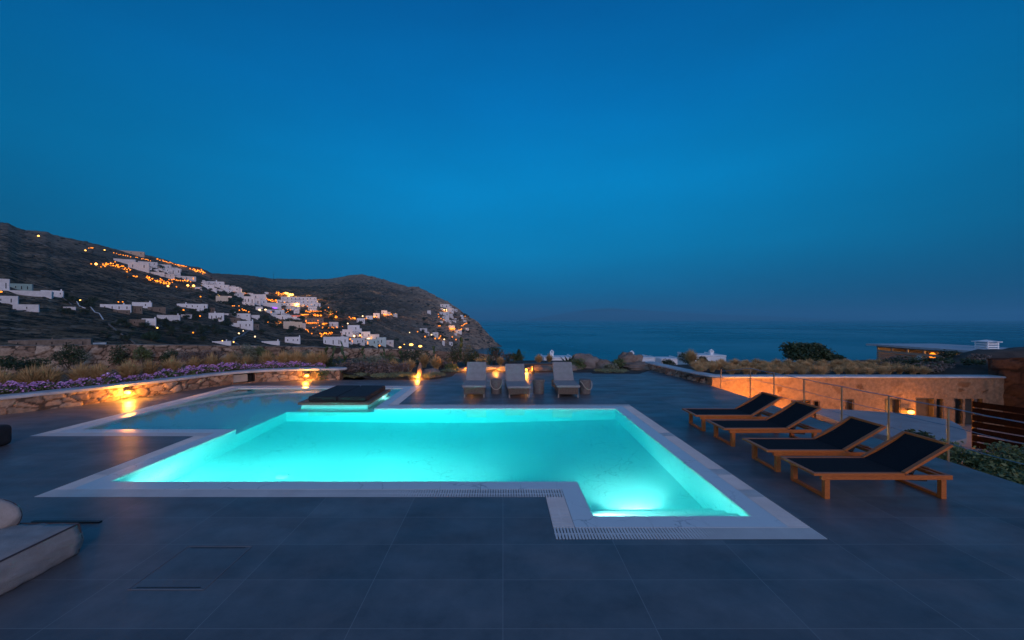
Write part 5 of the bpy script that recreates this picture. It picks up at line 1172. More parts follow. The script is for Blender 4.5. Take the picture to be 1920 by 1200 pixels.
HL = [
 (0, 14.5, 523, 544, WHITE2, 'tall plain block of the villa at the left picture edge, on the hillside', 1, None),
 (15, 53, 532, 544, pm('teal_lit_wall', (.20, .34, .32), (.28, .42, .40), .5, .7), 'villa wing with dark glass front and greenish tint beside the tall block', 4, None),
 (0, 82, 545, 553, WHITE2, 'long low white terrace wall under the villa at the left edge', 0, None),
 (82, 113, 545, 555, WHITE, 'white villa wing with three dark openings at the end of the long terrace wall', 3, .9),
 (0, 28, 555, 569, WHITE2, 'white house with a dark pergola at the left edge below the terrace wall', 2, None),
 (31, 66, 571, 583, WHITE2, 'plain white box house with one door on the left slope', 1, None),
 (121, 139, 575.5, 580, WHITE2, 'small low white wall alone on the left slope', 0, None),
 (39, 153, 637, 650, STONEH, 'long stone house just above the boundary wall at the left', 5, .5),
 (157, 193, 643, 649, WHITE2, 'flat white roof strip just above the boundary wall', 0, None),
 (194, 240, 571, 581, WHITE, 'wide white house with four small windows beside a small pool', 4, .75),
 (215, 240, 581.5, 588, STONEH, 'stone lower floor of the wide white house', 2, None),
 (240, 264, 574, 587, STONEH, 'shaded stone house with pergola right of the wide white house', 3, None),
 (251, 281, 567, 577, WHITE, 'white house with curved end and a chimney, upper middle slope', 1, .9),
 (280, 308, 576, 584.5, STONEH, 'stone house with two dark windows under the chimney house', 2, None),
 (336, 385, 570, 578.5, WHITE, 'long white house with rounded right end on the slope', 5, .28),
 (370, 381, 578.7, 584, WHITE, 'small white lower room under the long white house', 1, None),
 (381, 402, 577, 585, STONEH, 'stone annex right of the long white house', 2, None),
 (235, 268, 599, 610, STONEH, 'stone house wing with one door left of a white cube', 1, None),
 (268, 290, 597.5, 612, WHITE, 'white cube house with a single window and chimney', 1, .92),
 (298, 334, 591, 601, WHITE2, 'white house half hidden by trees in the middle of the slope', 1, .9),
 (341, 358, 590, 596, WHITE2, 'tiny rounded white house right of the half hidden one', 0, None),
 (393, 418, 587, 601, WHITE, 'white house with two narrow dark windows left of the stone terraces', 3, .4),
 (423, 467, 588, 595.5, WHITE, 'long white house with a shaded veranda', 3, .4),
 (418, 449, 596, 605, STONEH, 'stone terrace house below the veranda house', 2, None),
 (472, 486, 591, 597.5, WHITE, 'small white house with sloping right wall', 0, None),
 (446, 473, 602, 617, WHITE, 'white two storey cube above the bend of the road', 3, .95),
 (425, 446, 606, 611, WHITE, 'low white wing left of the two storey cube', 0, None),
 (466, 485, 608, 617, STONEH, 'stone lower house right of the two storey cube', 2, None),
 (400, 431, 640, 645.5, WHITE, 'thin white roof above the boundary wall, left of the road lamps', 0, .75),
 (492, 523, 640, 645.5, WHITE, 'thin white roof above the boundary wall, middle', 0, .9),
 (535, 562, 632, 643, WHITE, 'white house with two chimneys just above the boundary wall', 3, .95),
 (607, 653, 632, 648, WHITE, 'largest pale house just above the boundary wall, with dark ground floor openings', 4, None),
 (642, 661, 618, 631, WHITE, 'white house with an arched window above the largest pale house', 2, None),
 (652, 674, 610, 622, WHITE, 'white stepped house with a slanting roof line', 1, None),
 (668, 678, 616, 624, WHITE, 'narrow white block at the right of the slanting roof', 0, None),
 (677, 694, 622, 635, WHITE, 'white two storey block in the village above the boundary wall', 2, None),
 (693, 711, 627, 640, WHITE2, 'greyish white house in the village, lit windows', 2, None),
 (658, 684, 634, 646, WHITE2, 'white terrace house with a lit opening', 3, None),
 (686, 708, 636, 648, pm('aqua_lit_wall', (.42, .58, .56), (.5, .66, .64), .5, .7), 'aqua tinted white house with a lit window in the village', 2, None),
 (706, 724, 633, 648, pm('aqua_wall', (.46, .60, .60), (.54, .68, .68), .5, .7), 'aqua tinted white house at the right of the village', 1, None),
 (722, 738, 638, 648, WHITE2, 'last low house at the right end of the village', 1, None),
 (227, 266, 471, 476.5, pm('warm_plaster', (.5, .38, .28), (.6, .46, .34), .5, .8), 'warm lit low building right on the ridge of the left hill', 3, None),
 (217, 250, 486, 494, WHITE2, 'upper left tip of the long white complex on the hillside', 0, None),
 (244, 276, 492, 507, WHITE2, 'big blank white wall of the long complex on the hillside', 2, None),
 (262, 292, 491, 498, WHITE2, 'white upper terrace in the middle of the long complex', 3, None),
 (272, 305, 510, 514.5, WHITE2, 'low white terrace strip under the long complex', 0, None),
 (290, 318, 496, 506, WHITE2, 'white block with palms in front in the long complex', 4, None),
 (312, 336, 503, 515, WHITE2, 'right end block of the long white complex', 3, None),
 (294, 324, 514, 520, WHITE2, 'white flat roof lit orange from below, under the long complex', 3, None),
 (328, 364, 518, 524, WHITE2, 'white building with orange lit windows at the right foot of the complex', 4, None),
 (385, 418, 528, 534, WHITE, 'topmost white house of the upper village row', 3, .6),
 (377, 400, 534, 540, WHITE, 'left white house of the upper village', 1, None),
 (400, 426, 534, 541, WHITE, 'second row white house of the upper village, middle', 3, None),
 (418, 446, 538, 546, WHITE, 'white house in the right half of the upper village', 3, None),
 (388, 405, 540, 546, WHITE, 'small white house on the left of the third upper village row', 1, None),
 (408, 434, 543, 549, WHITE, 'wide white house at the bottom of the upper village', 3, None),
 (434, 452, 541, 549, WHITE, 'right end white house of the upper village', 1, None),
 (366, 378, 538, 543, WHITE2, 'small white house beside two bright lamps', 0, None),
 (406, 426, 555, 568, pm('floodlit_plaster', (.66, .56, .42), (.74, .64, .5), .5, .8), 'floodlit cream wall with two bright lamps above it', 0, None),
 (424, 434, 555, 562, WHITE2, 'shaded white side building of the floodlit wall', 0, None),
 (440, 456, 549, 558, WHITE2, 'small white house under the orange lights right of the upper village', 1, None),
 (458, 476, 556, 571, WHITE, 'white two storey block in the middle village, left', 3, None),
 (474, 488, 560, 571, WHITE, 'white block with dark loggias in the middle village', 2, None),
 (470, 497, 552, 560, WHITE, 'upper white house of the middle village', 1, None),
 (486, 500, 562, 571, WHITE2, 'grey white house right of the loggia block', 1, None),
 (480, 492, 575, 583, WHITE, 'white wall left of the violet lit bar', 0, None),
 (500, 526, 568, 577, WHITE, 'white house above the violet lit bar', 1, None),
 (502, 532, 581, 590, WHITE, 'white terrace house right below the violet lit bar', 2, None),
 (518, 545, 591, 599, WHITE, 'white stepped terrace above the floodlit walls', 1, None),
 (536, 556, 594, 604, WHITE, 'white wall right of the stepped terrace', 0, None),
 (529, 592, 557, 562.5, WHITE, 'top floor row of the terraced hotel with dark balconies', 9, None),
 (522, 594, 563, 568, WHITE, 'second floor row of the terraced hotel', 10, None),
 (526, 560, 568.5, 574.5, WHITE, 'third floor row of the terraced hotel, left part', 5, None),
 (560, 600, 568.5, 574, WHITE, 'third floor row of the terraced hotel, right part with lit rooms', 6, None),
 (578, 594, 575, 581.5, WHITE, 'lowest right balconies of the terraced hotel', 4, None),
 (540, 562, 575, 580, WHITE2, 'small white wall under the left of the terraced hotel', 2, None),
 (572, 606, 597, 605, pm('grey_terrace', (.10, .10, .11), (.15, .15, .16), .5, .8), 'dark grey flat restaurant terrace with a red lit edge', 5, None),
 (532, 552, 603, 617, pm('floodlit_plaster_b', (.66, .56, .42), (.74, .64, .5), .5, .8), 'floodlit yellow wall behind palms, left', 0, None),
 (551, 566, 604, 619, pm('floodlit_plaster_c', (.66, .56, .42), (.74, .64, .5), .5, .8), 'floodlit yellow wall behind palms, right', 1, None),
 (565, 573, 606, 618, WHITE2, 'narrow shaded white block right of the floodlit walls', 0, None),
 (617, 634, 604, 613, WHITE2, 'grey white pavilion between terrace lights', 1, None),
 (669, 684, 597, 606, WHITE, 'lowest white house of the small cluster on the middle ridge', 4, None),
 (686, 699, 592, 598, WHITE, 'second white house of the cluster on the middle ridge', 2, None),
 (700, 712, 587, 595, WHITE, 'third white cube of the cluster on the middle ridge', 1, None),
 (715, 726, 582, 590, WHITE, 'topmost white house of the cluster on the middle ridge', 1, None),
 (725, 732, 585, 591, WHITE2, 'small grey white house beside the topmost one of the middle ridge', 0, None),
 (737, 745, 588, 594, WHITE2, 'white wall at the right end of the middle ridge cluster, lit yellow', 0, None),
 (825, 843, 570.5, 577, WHITE2, 'topmost white house on the steep headland', 2, None),
 (836, 851, 578, 585, WHITE2, 'second white house from the top on the steep headland', 2, None),
 (824, 843, 585.5, 592, WHITE2, 'broad white house in the middle of the headland village', 2, None),
 (829, 842, 593, 599, WHITE2, 'white house under the broad one on the headland', 1, None),
 (843, 849, 588, 597, WHITE2, 'narrow white house right of the broad one on the headland', 0, None),
 (853, 864, 592, 598, STONEH, 'brown stone house on the headland edge', 1, None),
 (865, 874, 597, 601.5, WHITE2, 'white house nearest the sea edge of the headland', 1, None),
 (791, 800, 584, 591, STONEH, 'grey stone house left on the headland slope', 1, None),
 (801, 808, 582, 589, WHITE2, 'narrow pale house beside the grey stone house on the headland', 0, None),
 (787, 801, 616, 622, WHITE2, 'white house with flat roof in the lower headland group, left', 1, None),
 (799, 805, 622, 628, WHITE2, 'small white block in the lower headland group', 0, None),
 (811, 822, 623, 632, WHITE2, 'white stepped house in the lower headland group, right', 2, None),
 (841, 853, 610, 616, WHITE2, 'white house above an orange lit terrace on the headland', 1, None),
 (854, 866, 619, 624.5, WHITE2, 'low white house beside an orange lamp on the headland', 1, None),
 (852, 857, 625, 629, WHITE2, 'tiny isolated white cube on the headland', 0, None),
 (873, 879, 615, 619, WHITE2, 'tiny white house near the sea cliff', 0, None),
 (829, 834, 639, 648, WHITE2, 'narrow white house above the right end of the boundary wall', 0, None),
 (842, 849, 641, 648, WHITE2, 'small white house with door above the right end of the boundary wall', 1, None),
]
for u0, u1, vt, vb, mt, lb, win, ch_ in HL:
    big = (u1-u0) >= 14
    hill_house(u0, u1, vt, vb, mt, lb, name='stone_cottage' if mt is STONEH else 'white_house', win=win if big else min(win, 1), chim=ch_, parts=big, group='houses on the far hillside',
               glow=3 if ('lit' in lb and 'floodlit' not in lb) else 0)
# extra village blocks filling the stepped groups
random.seed(17)
EX = [(640, 735, 616, 646, 60), (380, 452, 529, 549, 52), (826, 872, 575, 606, 24), (455, 502, 551, 573, 30), (500, 562, 582, 604, 36), (245, 338, 489, 518, 28), (525, 600, 568, 582, 14)]
cl = {36: None, 24: None, 14: 'small white block under the balconies of the terraced hotel', 28: 'small white block in the long white complex on the hillside', 60: 'small white block in the village just above the boundary wall', 52: 'small white block in the upper village', 30: 'small white block in the middle village'}
LATER = []
for a, b, c, d, n in EX:
    for i in range(n):
        u = random.uniform(a, b); q = (u-a)/(b-a)
        if a == 640: v = c+(d-c)*max(0, min(1, max(q*.95, random.uniform(0, .75))+random.uniform(0, .25)))
        elif a in (380, 245, 500): v = c+(d-c)*max(0, min(1, q*.65+random.uniform(0, .35)))
        else: v = random.uniform(c, d)
        w_ = random.uniform(4, 8.5); h = random.uniform(2.6, 4.8)
        if v-h < interp(RIDGE, u)+3: continue
        lb = cl[n] if n in cl and cl[n] else ('small white block among the headland houses' if a == 826 else 'small white block between violet bar and floodlit walls')
        LATER.append((u, w_, h, v, random.choice((WHITE, WHITE2)), lb))
TAKEN = {}
def near_label(what, u, v):
    'where it stands, told by the nearest house'
    best = []
    for h in HL:
        hu, hv = (h[0]+h[1])/2, (h[2]+h[3])/2; dx, dy = u-hu, v-hv; hw, hh = (h[1]-h[0])/2, (h[3]-h[2])/2
        g = max(abs(dx)-hw, 0)+max(abs(dy)-hh, 0)*1.3
        rel = ('right of' if dx > 0 else 'left of') if abs(dx)/max(hw, 3) > abs(dy)/max(hh, 3) else ('below' if dy > 0 else 'above')
        best.append((g, f'{what} {rel} the {h[5]}'))
    best.sort()
    for g, l in best[:3]:
        if l not in TAKEN and len(l.split()) <= 16: TAKEN[l] = 1; return l
    return next(l for g, l in best if len(l.split()) <= 16)
for u, w_, h, v, mt, lb in LATER:
    hill_house(u-w_/2, u+w_/2, v-h, v, mt, near_label('small white block', u, v-h/2), win=2, parts=False, group='small white blocks in the hillside villages')
# violet bar
r = hill_house(480, 525, 569, 574.5, WHITE, 'white bar building with a violet lit terrace in the middle village', name='bar_building', win=0)
p = hpos(505, 578); d = -(CM.transposed() @ (p-CAMP)).z; k = d/F
s = MB(); az = math.atan2(p.x, p.y)*.85; s.box(-17*k, 15*k, -.3, .0, -.2*k+1.5*k, 4.0*k); o = s.build('neon_band', PURPLE, r); o.matrix_parent_inverse = Matrix.Identity(4); o.location = (.5*k, -1.2, -5.6*k)
# red dining terrace, dome church
RED = emit('red_lit', (1.0, .13, .03), .9)
r = hill_house(537, 562, 590.5, 595.5, pm('terrace_plaster', (.3, .2, .15), None), 'long dining terrace glowing red between the white houses', name='dining_terrace', win=0)
p = hpos(550, 594.5); k = (-(CM.transposed() @ (p-CAMP)).z)/F; s = MB(); s.box(-11*k, 11*k, -.3, 0, .8*k, 3.6*k); s.build('lit_opening', RED, r)
r = hill_house(551, 561, 582, 588, WHITE, 'small white church with a dome among the lights', name='chapel', cat='church', win=0, parts=False)
p = hpos(556, 588); k = (-(CM.transposed() @ (p-CAMP)).z)/F; s = MB(); s.ico((0, 3*k, 6*k), 4.4*k, 3, (1, 1, .85)); s.build('dome', WHITE, r, smooth=True)
# mast on the ridge
p = hill(513, 524); d = -(CM.transposed() @ (p-CAMP)).z; k = d/F
s = MB(); s.tube([(0, 0, -3), (0, 0, 15*k)], .5, 6, rr=[.7, .25]); s.box(-1.2*k, 1.2*k, -.2, .2, 9*k, 9.5*k); o = s.build('radio_mast', BLACKMETAL); o.location = p; tag(o, 'thin mast on the ridge of the middle hill', 'mast')
p = hill(573, 557); d = -(CM.transposed() @ (p-CAMP)).z; k = d/F
s = MB(); s.tube([(0, 0, -3), (0, 0, 9*k)], .35, 6); s.box(-1*k, 1*k, -.15, .15, 7*k, 7.4*k); o = s.build('power_pole', BARK); o.location = p; tag(o, 'lone pole above the terraced hotel', 'pole')

# field walls, tracks and the road laid over the slope
def ribbon(name, pts, w_, mat, label=None, cat=None, kind=None, lift=.8, hgt=0):
    s = MB(); P_ = []
    for (a, b), (c, d) in zip(pts, pts[1:]):
        n_ = max(2, int(math.hypot(c-a, d-b)/2.5))
        for i in range(n_): q = i/n_; P_.append(hpos(a+(c-a)*q, b+(d-b)*q))
    P_.append(hpos(*pts[-1]))
    rows = []
    for i, p in enumerate(P_):
        t = (P_[min(i+1, len(P_)-1)]-P_[max(i-1, 0)]); t.z = 0; t.normalize(); nn = Vector((-t.y, t.x, 0)); k = (p-CAMP).length/F
        up = Vector((0, 0, 1)); tw = (CAMP-p).normalized(); rise = up*(hgt*k)
        lf = tw*(2.5*k)
        rows.append([p+lf+nn*w_*k*.5-up*.6*k, p+lf+nn*w_*k*.5+rise, p+lf-nn*w_*k*.5+rise, p+lf-nn*w_*k*.5-up*.6*k])
    n0 = 0
    for rw in rows: s.v += [tuple(v) for v in rw]
    for i in range(len(rows)-1):
        for j in range(3): s.f.append((i*4+j, (i+1)*4+j, (i+1)*4+j+1, i*4+j+1)); s.m.append(0)
    o = s.build(name, mat); return tag(o, label, cat, kind=kind)
FW = pm('field_wall_stone', (.13, .11, .09), (.22, .18, .15), .2, .95); TRK = pm('dirt_track', (.14, .11, .085), (.22, .18, .14), .1, .95); ASPH = pm('road_asphalt', (.16, .16, .165), (.20, .20, .205), .1, .9)
ribbon('field_wall', [(204, 609), (222, 624), (243, 638), (254, 645)], 1.2, FW, 'pale stone wall running down to the right, lower left slope', 'wall', hgt=1.6)
ribbon('field_wall', [(113, 555), (124, 563), (135, 572)], .7, FW, 'stone wall below the villa wing on the left slope', 'wall', hgt=.8)
ribbon('field_wall', [(142, 563), (150, 575), (160, 578)], .9, WHITE2, 'short pale wall beside the dark trees on the left slope', 'wall', hgt=.8)
ribbon('field_wall', [(169, 575), (178, 586), (186, 588), (194, 600)], .9, WHITE2, 'pale curved wall left of the wide white house', 'wall', hgt=.8)
ribbon('field_wall', [(0, 584), (40, 583), (90, 581), (150, 583)], .6, FW, 'faint stone wall across the left slope under the box house', 'wall', hgt=.9)
ribbon('track', [(140, 551), (200, 551), (270, 554), (330, 560), (385, 567), (402, 572)], 1.5, TRK, kind='structure', hgt=.3)
ribbon('track', [(40, 523), (70, 534), (104, 545)], 1.0, TRK, kind='structure', hgt=.2)
ribbon('track', [(50, 446), (75, 455), (96, 466)], 2.0, TRK, kind='structure', hgt=.2)
ribbon('road', [(447, 646), (437, 640), (440, 633), (453, 629), (463, 621), (470, 618)], 3.4, ASPH, kind='structure', hgt=.1)
ribbon('track', [(555, 546), (575, 552), (595, 558), (620, 566), (650, 559), (690, 541), (712, 523)], .8, TRK, kind='structure', hgt=.2)
ribbon('track', [(697, 537), (703, 532), (712, 529), (717, 524)], 1.0, FW, kind='structure', hgt=.3)
ribbon('track', [(716, 553), (717, 558), (723, 562)], 1.2, TRK, kind='structure', hgt=.3)
ribbon('track', [(650, 622), (690, 613), (720, 603), (742, 597)], 1.0, TRK, kind='structure', hgt=.2)
ribbon('track', [(718, 629), (730, 622), (740, 617)], 1.0, FW, kind='structure', hgt=.3)
ribbon('track', [(760, 597), (780, 600), (800, 604), (830, 610)], 1.4, TRK, kind='structure', hgt=.2)
ribbon('track', [(858, 636), (866, 632), (876, 626), (878, 622)], 1.2, FW, kind='structure', hgt=.3)
for k, (a, b, v) in enumerate(((330, 380, 588), (350, 400, 622), (300, 345, 616), (390, 430, 612), (480, 540, 640), (560, 610, 638), (200, 235, 590), (284, 340, 581), (570, 640, 613), (590, 650, 621), (600, 660, 628), (655, 690, 606), (560, 600, 588), (565, 600, 592))):
    ribbon('terrace_wall', [(a, v), ((a+b)/2, v-.6), (b, v+.4)], .8, FW, f'low stone terrace wall on the hillside, at the level of the {"upper lit gardens" if v < 600 else "lower gardens"}', 'wall', hgt=1.0).__setitem__('group', f'stone terrace walls of the {"upper lit gardens" if v < 600 else "lower gardens"}')

# trees and palms between the houses
LEAFH = leafmat('hill_tree_leaf', (.016, .028, .010), (.045, .065, .026)); LEAFG = leafmat('hill_tree_grey', (.05, .075, .04), (.10, .13, .07))
def hill_tree_proto(seed, flat=.7):
    rnd = random.Random(seed); r = empty('hill_tree'); s = clump(MB(), (0, 0, .55), (1, 1, flat), 520, .13, rnd, lobes=6, shell=.3); s.build('crown', LEAFH, r)
    s = MB(); s.tube([(0, 0, -.6), (0, 0, .4)], .06, 5); s.build('trunk', BARK, r); return r
HT = [hill_tree_proto(i) for i in range(3)]
def palm_proto():
    r = empty('palm_tree'); s = MB(); s.tube([(0, 0, -.6), (.05, 0, 1), (0, 0, 2)], .08, 6); s.build('trunk', BARK, r); s = MB(); rnd = random.Random(3)
    for i in range(22):
        a = 6.283*i/22; up = rnd.uniform(.0, .7); P_ = [Vector((0, 0, 2))+Vector((math.cos(a)*q*1.0, math.sin(a)*q*1.0, up*q-.9*q*q)) for q in (0, .35, .7, 1)]
        sd = Vector((-math.sin(a), math.cos(a), 0))
        for k, w_ in zip(range(3), (.10, .16, .12)): s.quad(P_[k]-sd*w_*.7+Vector((0, 0, -.05)), P_[k], P_[k+1], P_[k+1]-sd*w_+Vector((0, 0, -.08))); s.quad(P_[k]+sd*w_*.7+Vector((0, 0, -.05)), P_[k], P_[k+1], P_[k+1]+sd*w_+Vector((0, 0, -.08)))
    s.build('crown', LEAFH, r); return r
PM = palm_proto()
def put_tree(u, v, rpx, proto, label, group, cat='tree'):
    p = hpos(u, v); k = (-(CM.transposed() @ (p-CAMP)).z)/F; return place(proto, p, None, rpx*k, label=label, cat=cat, group=group)
random.seed(23); T1 = 'dark green tree on the slope between the lower houses'
regs = [((190, 470), (603, 640), 60, T1, 2.2, 5), ((320, 470), (582, 604), 26, 'dark tree in the gardens around the veranda houses', 2, 4), ((370, 470), (543, 572), 34, 'dark tree in the grove below the upper village', 1.8, 3.6),
        ((480, 570), (598, 625), 26, 'dark tree below the floodlit walls', 2, 4), ((560, 650), (585, 632), 26, 'dark tree among the terrace lights', 1.4, 2.8), ((595, 625), (560, 600), 10, 'tree right of the terraced hotel, tinted yellow by lamps', 2, 3.5),
        ((640, 700), (603, 612), 8, 'dark bush under the cluster on the middle ridge', 1.3, 2.4), ((790, 880), (590, 640), 30, 'dark bush between the headland houses', 1.2, 2.6), ((115, 175), (553, 590), 14, 'dark tree beside the pale walls on the left slope', 2, 4.5), ((640, 760), (634, 648), 12, 'dark bush just above the boundary wall', 1.5, 2.6)]
for (a, b), (c, d), n_, lb, r0, r1 in regs:
    for i in range(n_):
        u, v = random.uniform(a, b), random.uniform(c, d)
        if a == 370 and v < 543+(u-370)*.2: v += 8
        if 430 < u < 475 and v > 615: continue
        put_tree(u, v, random.uniform(r0, r1)*2.2, HT[i % 3], near_label('dark tree' if 'tree' in lb else 'dark bush', u, v-2), 'dark trees on the hillside' if 'tree' in lb else 'dark bushes on the hillside', 'tree' if 'tree' in lb else 'bush')
o = put_tree(160, 588, 9, HT[0], 'largest dark tree on the left slope, beside the pale curved wall', None)
r = empty('broad_tree', hpos(284, 640), label='broad grey green tree crown below the white cube house', cat='tree'); k = (-(CM.transposed() @ (r.location-CAMP)).z)/F
clump(s := MB(), (0, 0, 9*k), (17*k, 12*k, 10*k), 5200, 1.0*k, random.Random(5), lobes=12).build('crown', leafmat('hill_tree_green', (.014, .040, .016), (.05, .095, .045)), r); s = MB(); s.tube([(0, 0, -2), (0, 0, 8*k)], 1.2*k, 6); s.build('trunk', BARK, r)
for k, (u, v) in enumerate(((430, 560), (437, 566), (441, 572), (446, 577), (395, 548), (540, 612), (548, 616), (554, 608), (560, 612), (566, 604), (523, 596), (512, 590), (492, 588), (470, 585), (462, 583), (300, 505), (305, 508), (345, 520), (380, 548), (530, 605))):
    put_tree(u, v, random.uniform(3.2, 4.4), PM, near_label('palm tree', u, v-4), 'palm trees among the village lights')

# lamps
rl = bpy.data.meshes.new('lamp'); sph = MB().ico((0, 0, 0), 1, 1); sph_o = sph.build('garden_lamp', GLOW, smooth=True); sph_w = MB().ico((0, 0, 0), 1, 1).build('garden_lamp', GLOWWHITE, smooth=True); sph_h = MB().ico((0, 0, 0), 1, 1).build('garden_lamp', GLOWHOT, smooth=True)
LAMPS = []
def lamp(*a): LAMPS.append(a)
def lamp_now(u, v, rpx, label, group=None, proto=None):
    proto = proto or sph_o; p = hpos(u, v+.6); k = (-(CM.transposed() @ (p-CAMP)).z)/F
    return place(proto, p+(CAMP-p).normalized()*k*3+Vector((0, 0, rpx*k*.7)), 0, rpx*k, label=label, cat='lamp', group=group)
random.seed(41)
CL = [([(165, 465), (176, 465)], 3, .5, 1.0, 'one of three small orange lamps in a row high on the left hill'),
 ([(212, 474), (237, 480), (246, 481)], 8, .8, .9, 'orange lamp in the row under the ridge building'),
 ([(253, 482), (284, 489)], 9, .8, .9, 'orange lamp in the second row along the ridge of the left hill'),
 ([(292, 485), (325, 494)], 12, .9, .9, 'orange lamp along the falling ridge right of the ridge building'),
 ([(328, 496), (350, 499)], 15, 1.4, .9, 'orange lamp in the dense strip near the hill corner'),
 ([(358, 503), (384, 511)], 22, 2.6, 1.0, 'orange lamp in the dense cluster on the corner of the left hill'),
 ([(190, 497), (210, 495), (245, 508)], 34, 2.6, 1.15, 'orange lamp in the dense cluster left of the long white complex'),
 ([(248, 517.5), (258, 519)], 4, .7, 1.2, 'orange lamp in the short row below the dense left cluster'),
 ([(274, 522), (287, 521)], 9, 2.5, 1.2, 'orange lamp in the small group under the long white complex'),
 ([(292, 526), (312, 530), (322, 531)], 24, 3.0, 1.15, 'orange lamp in the cluster below the right part of the long white complex'),
 ([(316, 524), (360, 528)], 11, .9, 1.2, 'orange lamp in the row of lit openings right of the long white complex'),
 ([(430, 548), (466, 551)], 13, 1.8, 1.2, 'orange lamp in the strip right of the upper village'),
 ([(435, 575), (468, 586)], 9, 3.5, 1.1, 'small orange lamp in the dark gardens left of the violet bar'),
 ([(518, 553), (535, 551)], 12, 2.6, 1.2, 'orange lamp left above the terraced hotel'),
 ([(534, 552), (550, 555)], 8, 1.4, 2.0, 'large yellow lamp glow above the terraced hotel'),
 ([(500, 562), (522, 565)], 14, 2.0, 1.1, 'orange lamp between the middle village and the terraced hotel'),
 ([(530, 569), (600, 572)], 16, 2.4, 1.0, 'warm lamp on the balconies of the terraced hotel'),
 ([(556, 572), (558, 576)], 5, 1.0, 2.0, 'bright yellow lamp in the middle of the terraced hotel'),
 ([(520, 581), (545, 584)], 9, 2.2, .9, 'small lamp between the violet bar and the chapel'),
 ([(572, 583.5), (604, 584)], 18, 1.2, .95, 'orange lamp in the first lit row right of the chapel'),
 ([(563, 590), (582, 591)], 10, .5, 1.3, 'orange lamp in the even row beside the red dining terrace'),
 ([(588, 589), (602, 592)], 14, 1.8, 1.1, 'orange lamp in the cluster right of the red dining terrace'),
 ([(606, 577), (634, 590)], 14, 4.0, 1.0, 'orange lamp scattered on the slope right of the terraced hotel'),
 ([(616, 594), (632, 595)], 12, 1.3, 1.4, 'orange lamp in the glowing strip at the right end of the resort'),
 ([(574, 605.5), (597, 605.5)], 9, .3, 1.0, 'orange lamp in the even row under the grey restaurant terrace'),
 ([(605, 608), (615, 607)], 9, 1.0, 1.4, 'yellow lamp under the lit roof on the terrace'),
 ([(585, 612), (640, 615)], 14, 2.5, .95, 'small lamp scattered over the lower resort terraces'),
 ([(600, 627), (622, 624)], 22, 2.4, 1.1, 'orange lamp in the cluster above the largest pale house'),
 ([(560, 616), (585, 622)], 7, 2.5, 1.2, 'orange lamp below the floodlit walls'),
 ([(515, 600), (532, 610)], 10, 2.5, 1.1, 'orange lamp left of the floodlit walls'),
 ([(542, 608), (556, 612)], 8, 2.0, 2.0, 'bright floodlight behind the palms at the floodlit walls'),
 ([(655, 596), (672, 598)], 8, 1.3, 1.2, 'yellow lamp left of the cluster on the middle ridge'),
 ([(683, 598), (708, 593)], 6, 1.6, 1.3, 'yellow lamp among the houses of the middle ridge cluster'),
 ([(719, 591), (734, 589)], 6, 1.0, 1.3, 'yellow lamp at the right houses of the middle ridge cluster'),
 ([(663, 630), (722, 645)], 9, 4.0, 1.5, 'pale yellow lamp in the village just above the boundary wall'),
 ([(818, 592), (836, 600)], 5, 2.0, 1.0, 'small warm lamp among the upper headland houses'),
 ([(821, 611), (826, 611)], 2, .4, 1.2, 'one of two orange lamps left in the middle of the headland'),
 ([(843, 617), (854, 617)], 7, .8, 1.5, 'orange lamp on the lit terrace of the headland'),
 ([(864, 612), (876, 605)], 6, .8, 1.1, 'orange lamp on the stepped path up the headland'),
 ([(861, 619), (866, 617)], 3, 1.0, 1.3, 'orange lamp beside the low headland house')]
for pts, n_, jit, rp_, lb in CL:
    seg_ = [(a, b, math.hypot(b[0]-a[0], b[1]-a[1])) for a, b in zip(pts, pts[1:])]; tot = sum(x[2] for x in seg_)
    for i in range(n_):
        l = tot*(i+.5)/n_
        for a, b, q in seg_:
            if l <= q: break
            l -= q
        u = a[0]+(b[0]-a[0])*l/q+random.gauss(0, jit*.7); v = b[1]*l/q+a[1]*(1-l/q)+random.gauss(0, jit*.7)
        if v < interp(RIDGE, u)+1.2: v = interp(RIDGE, u)+1.5
        lamp(u, v, rp_*random.uniform(.75, 1.15), lb, lb.replace('one of ', '').replace('lamp ', 'lamps ', 1), sph_h if rp_ > 1.8 else None)
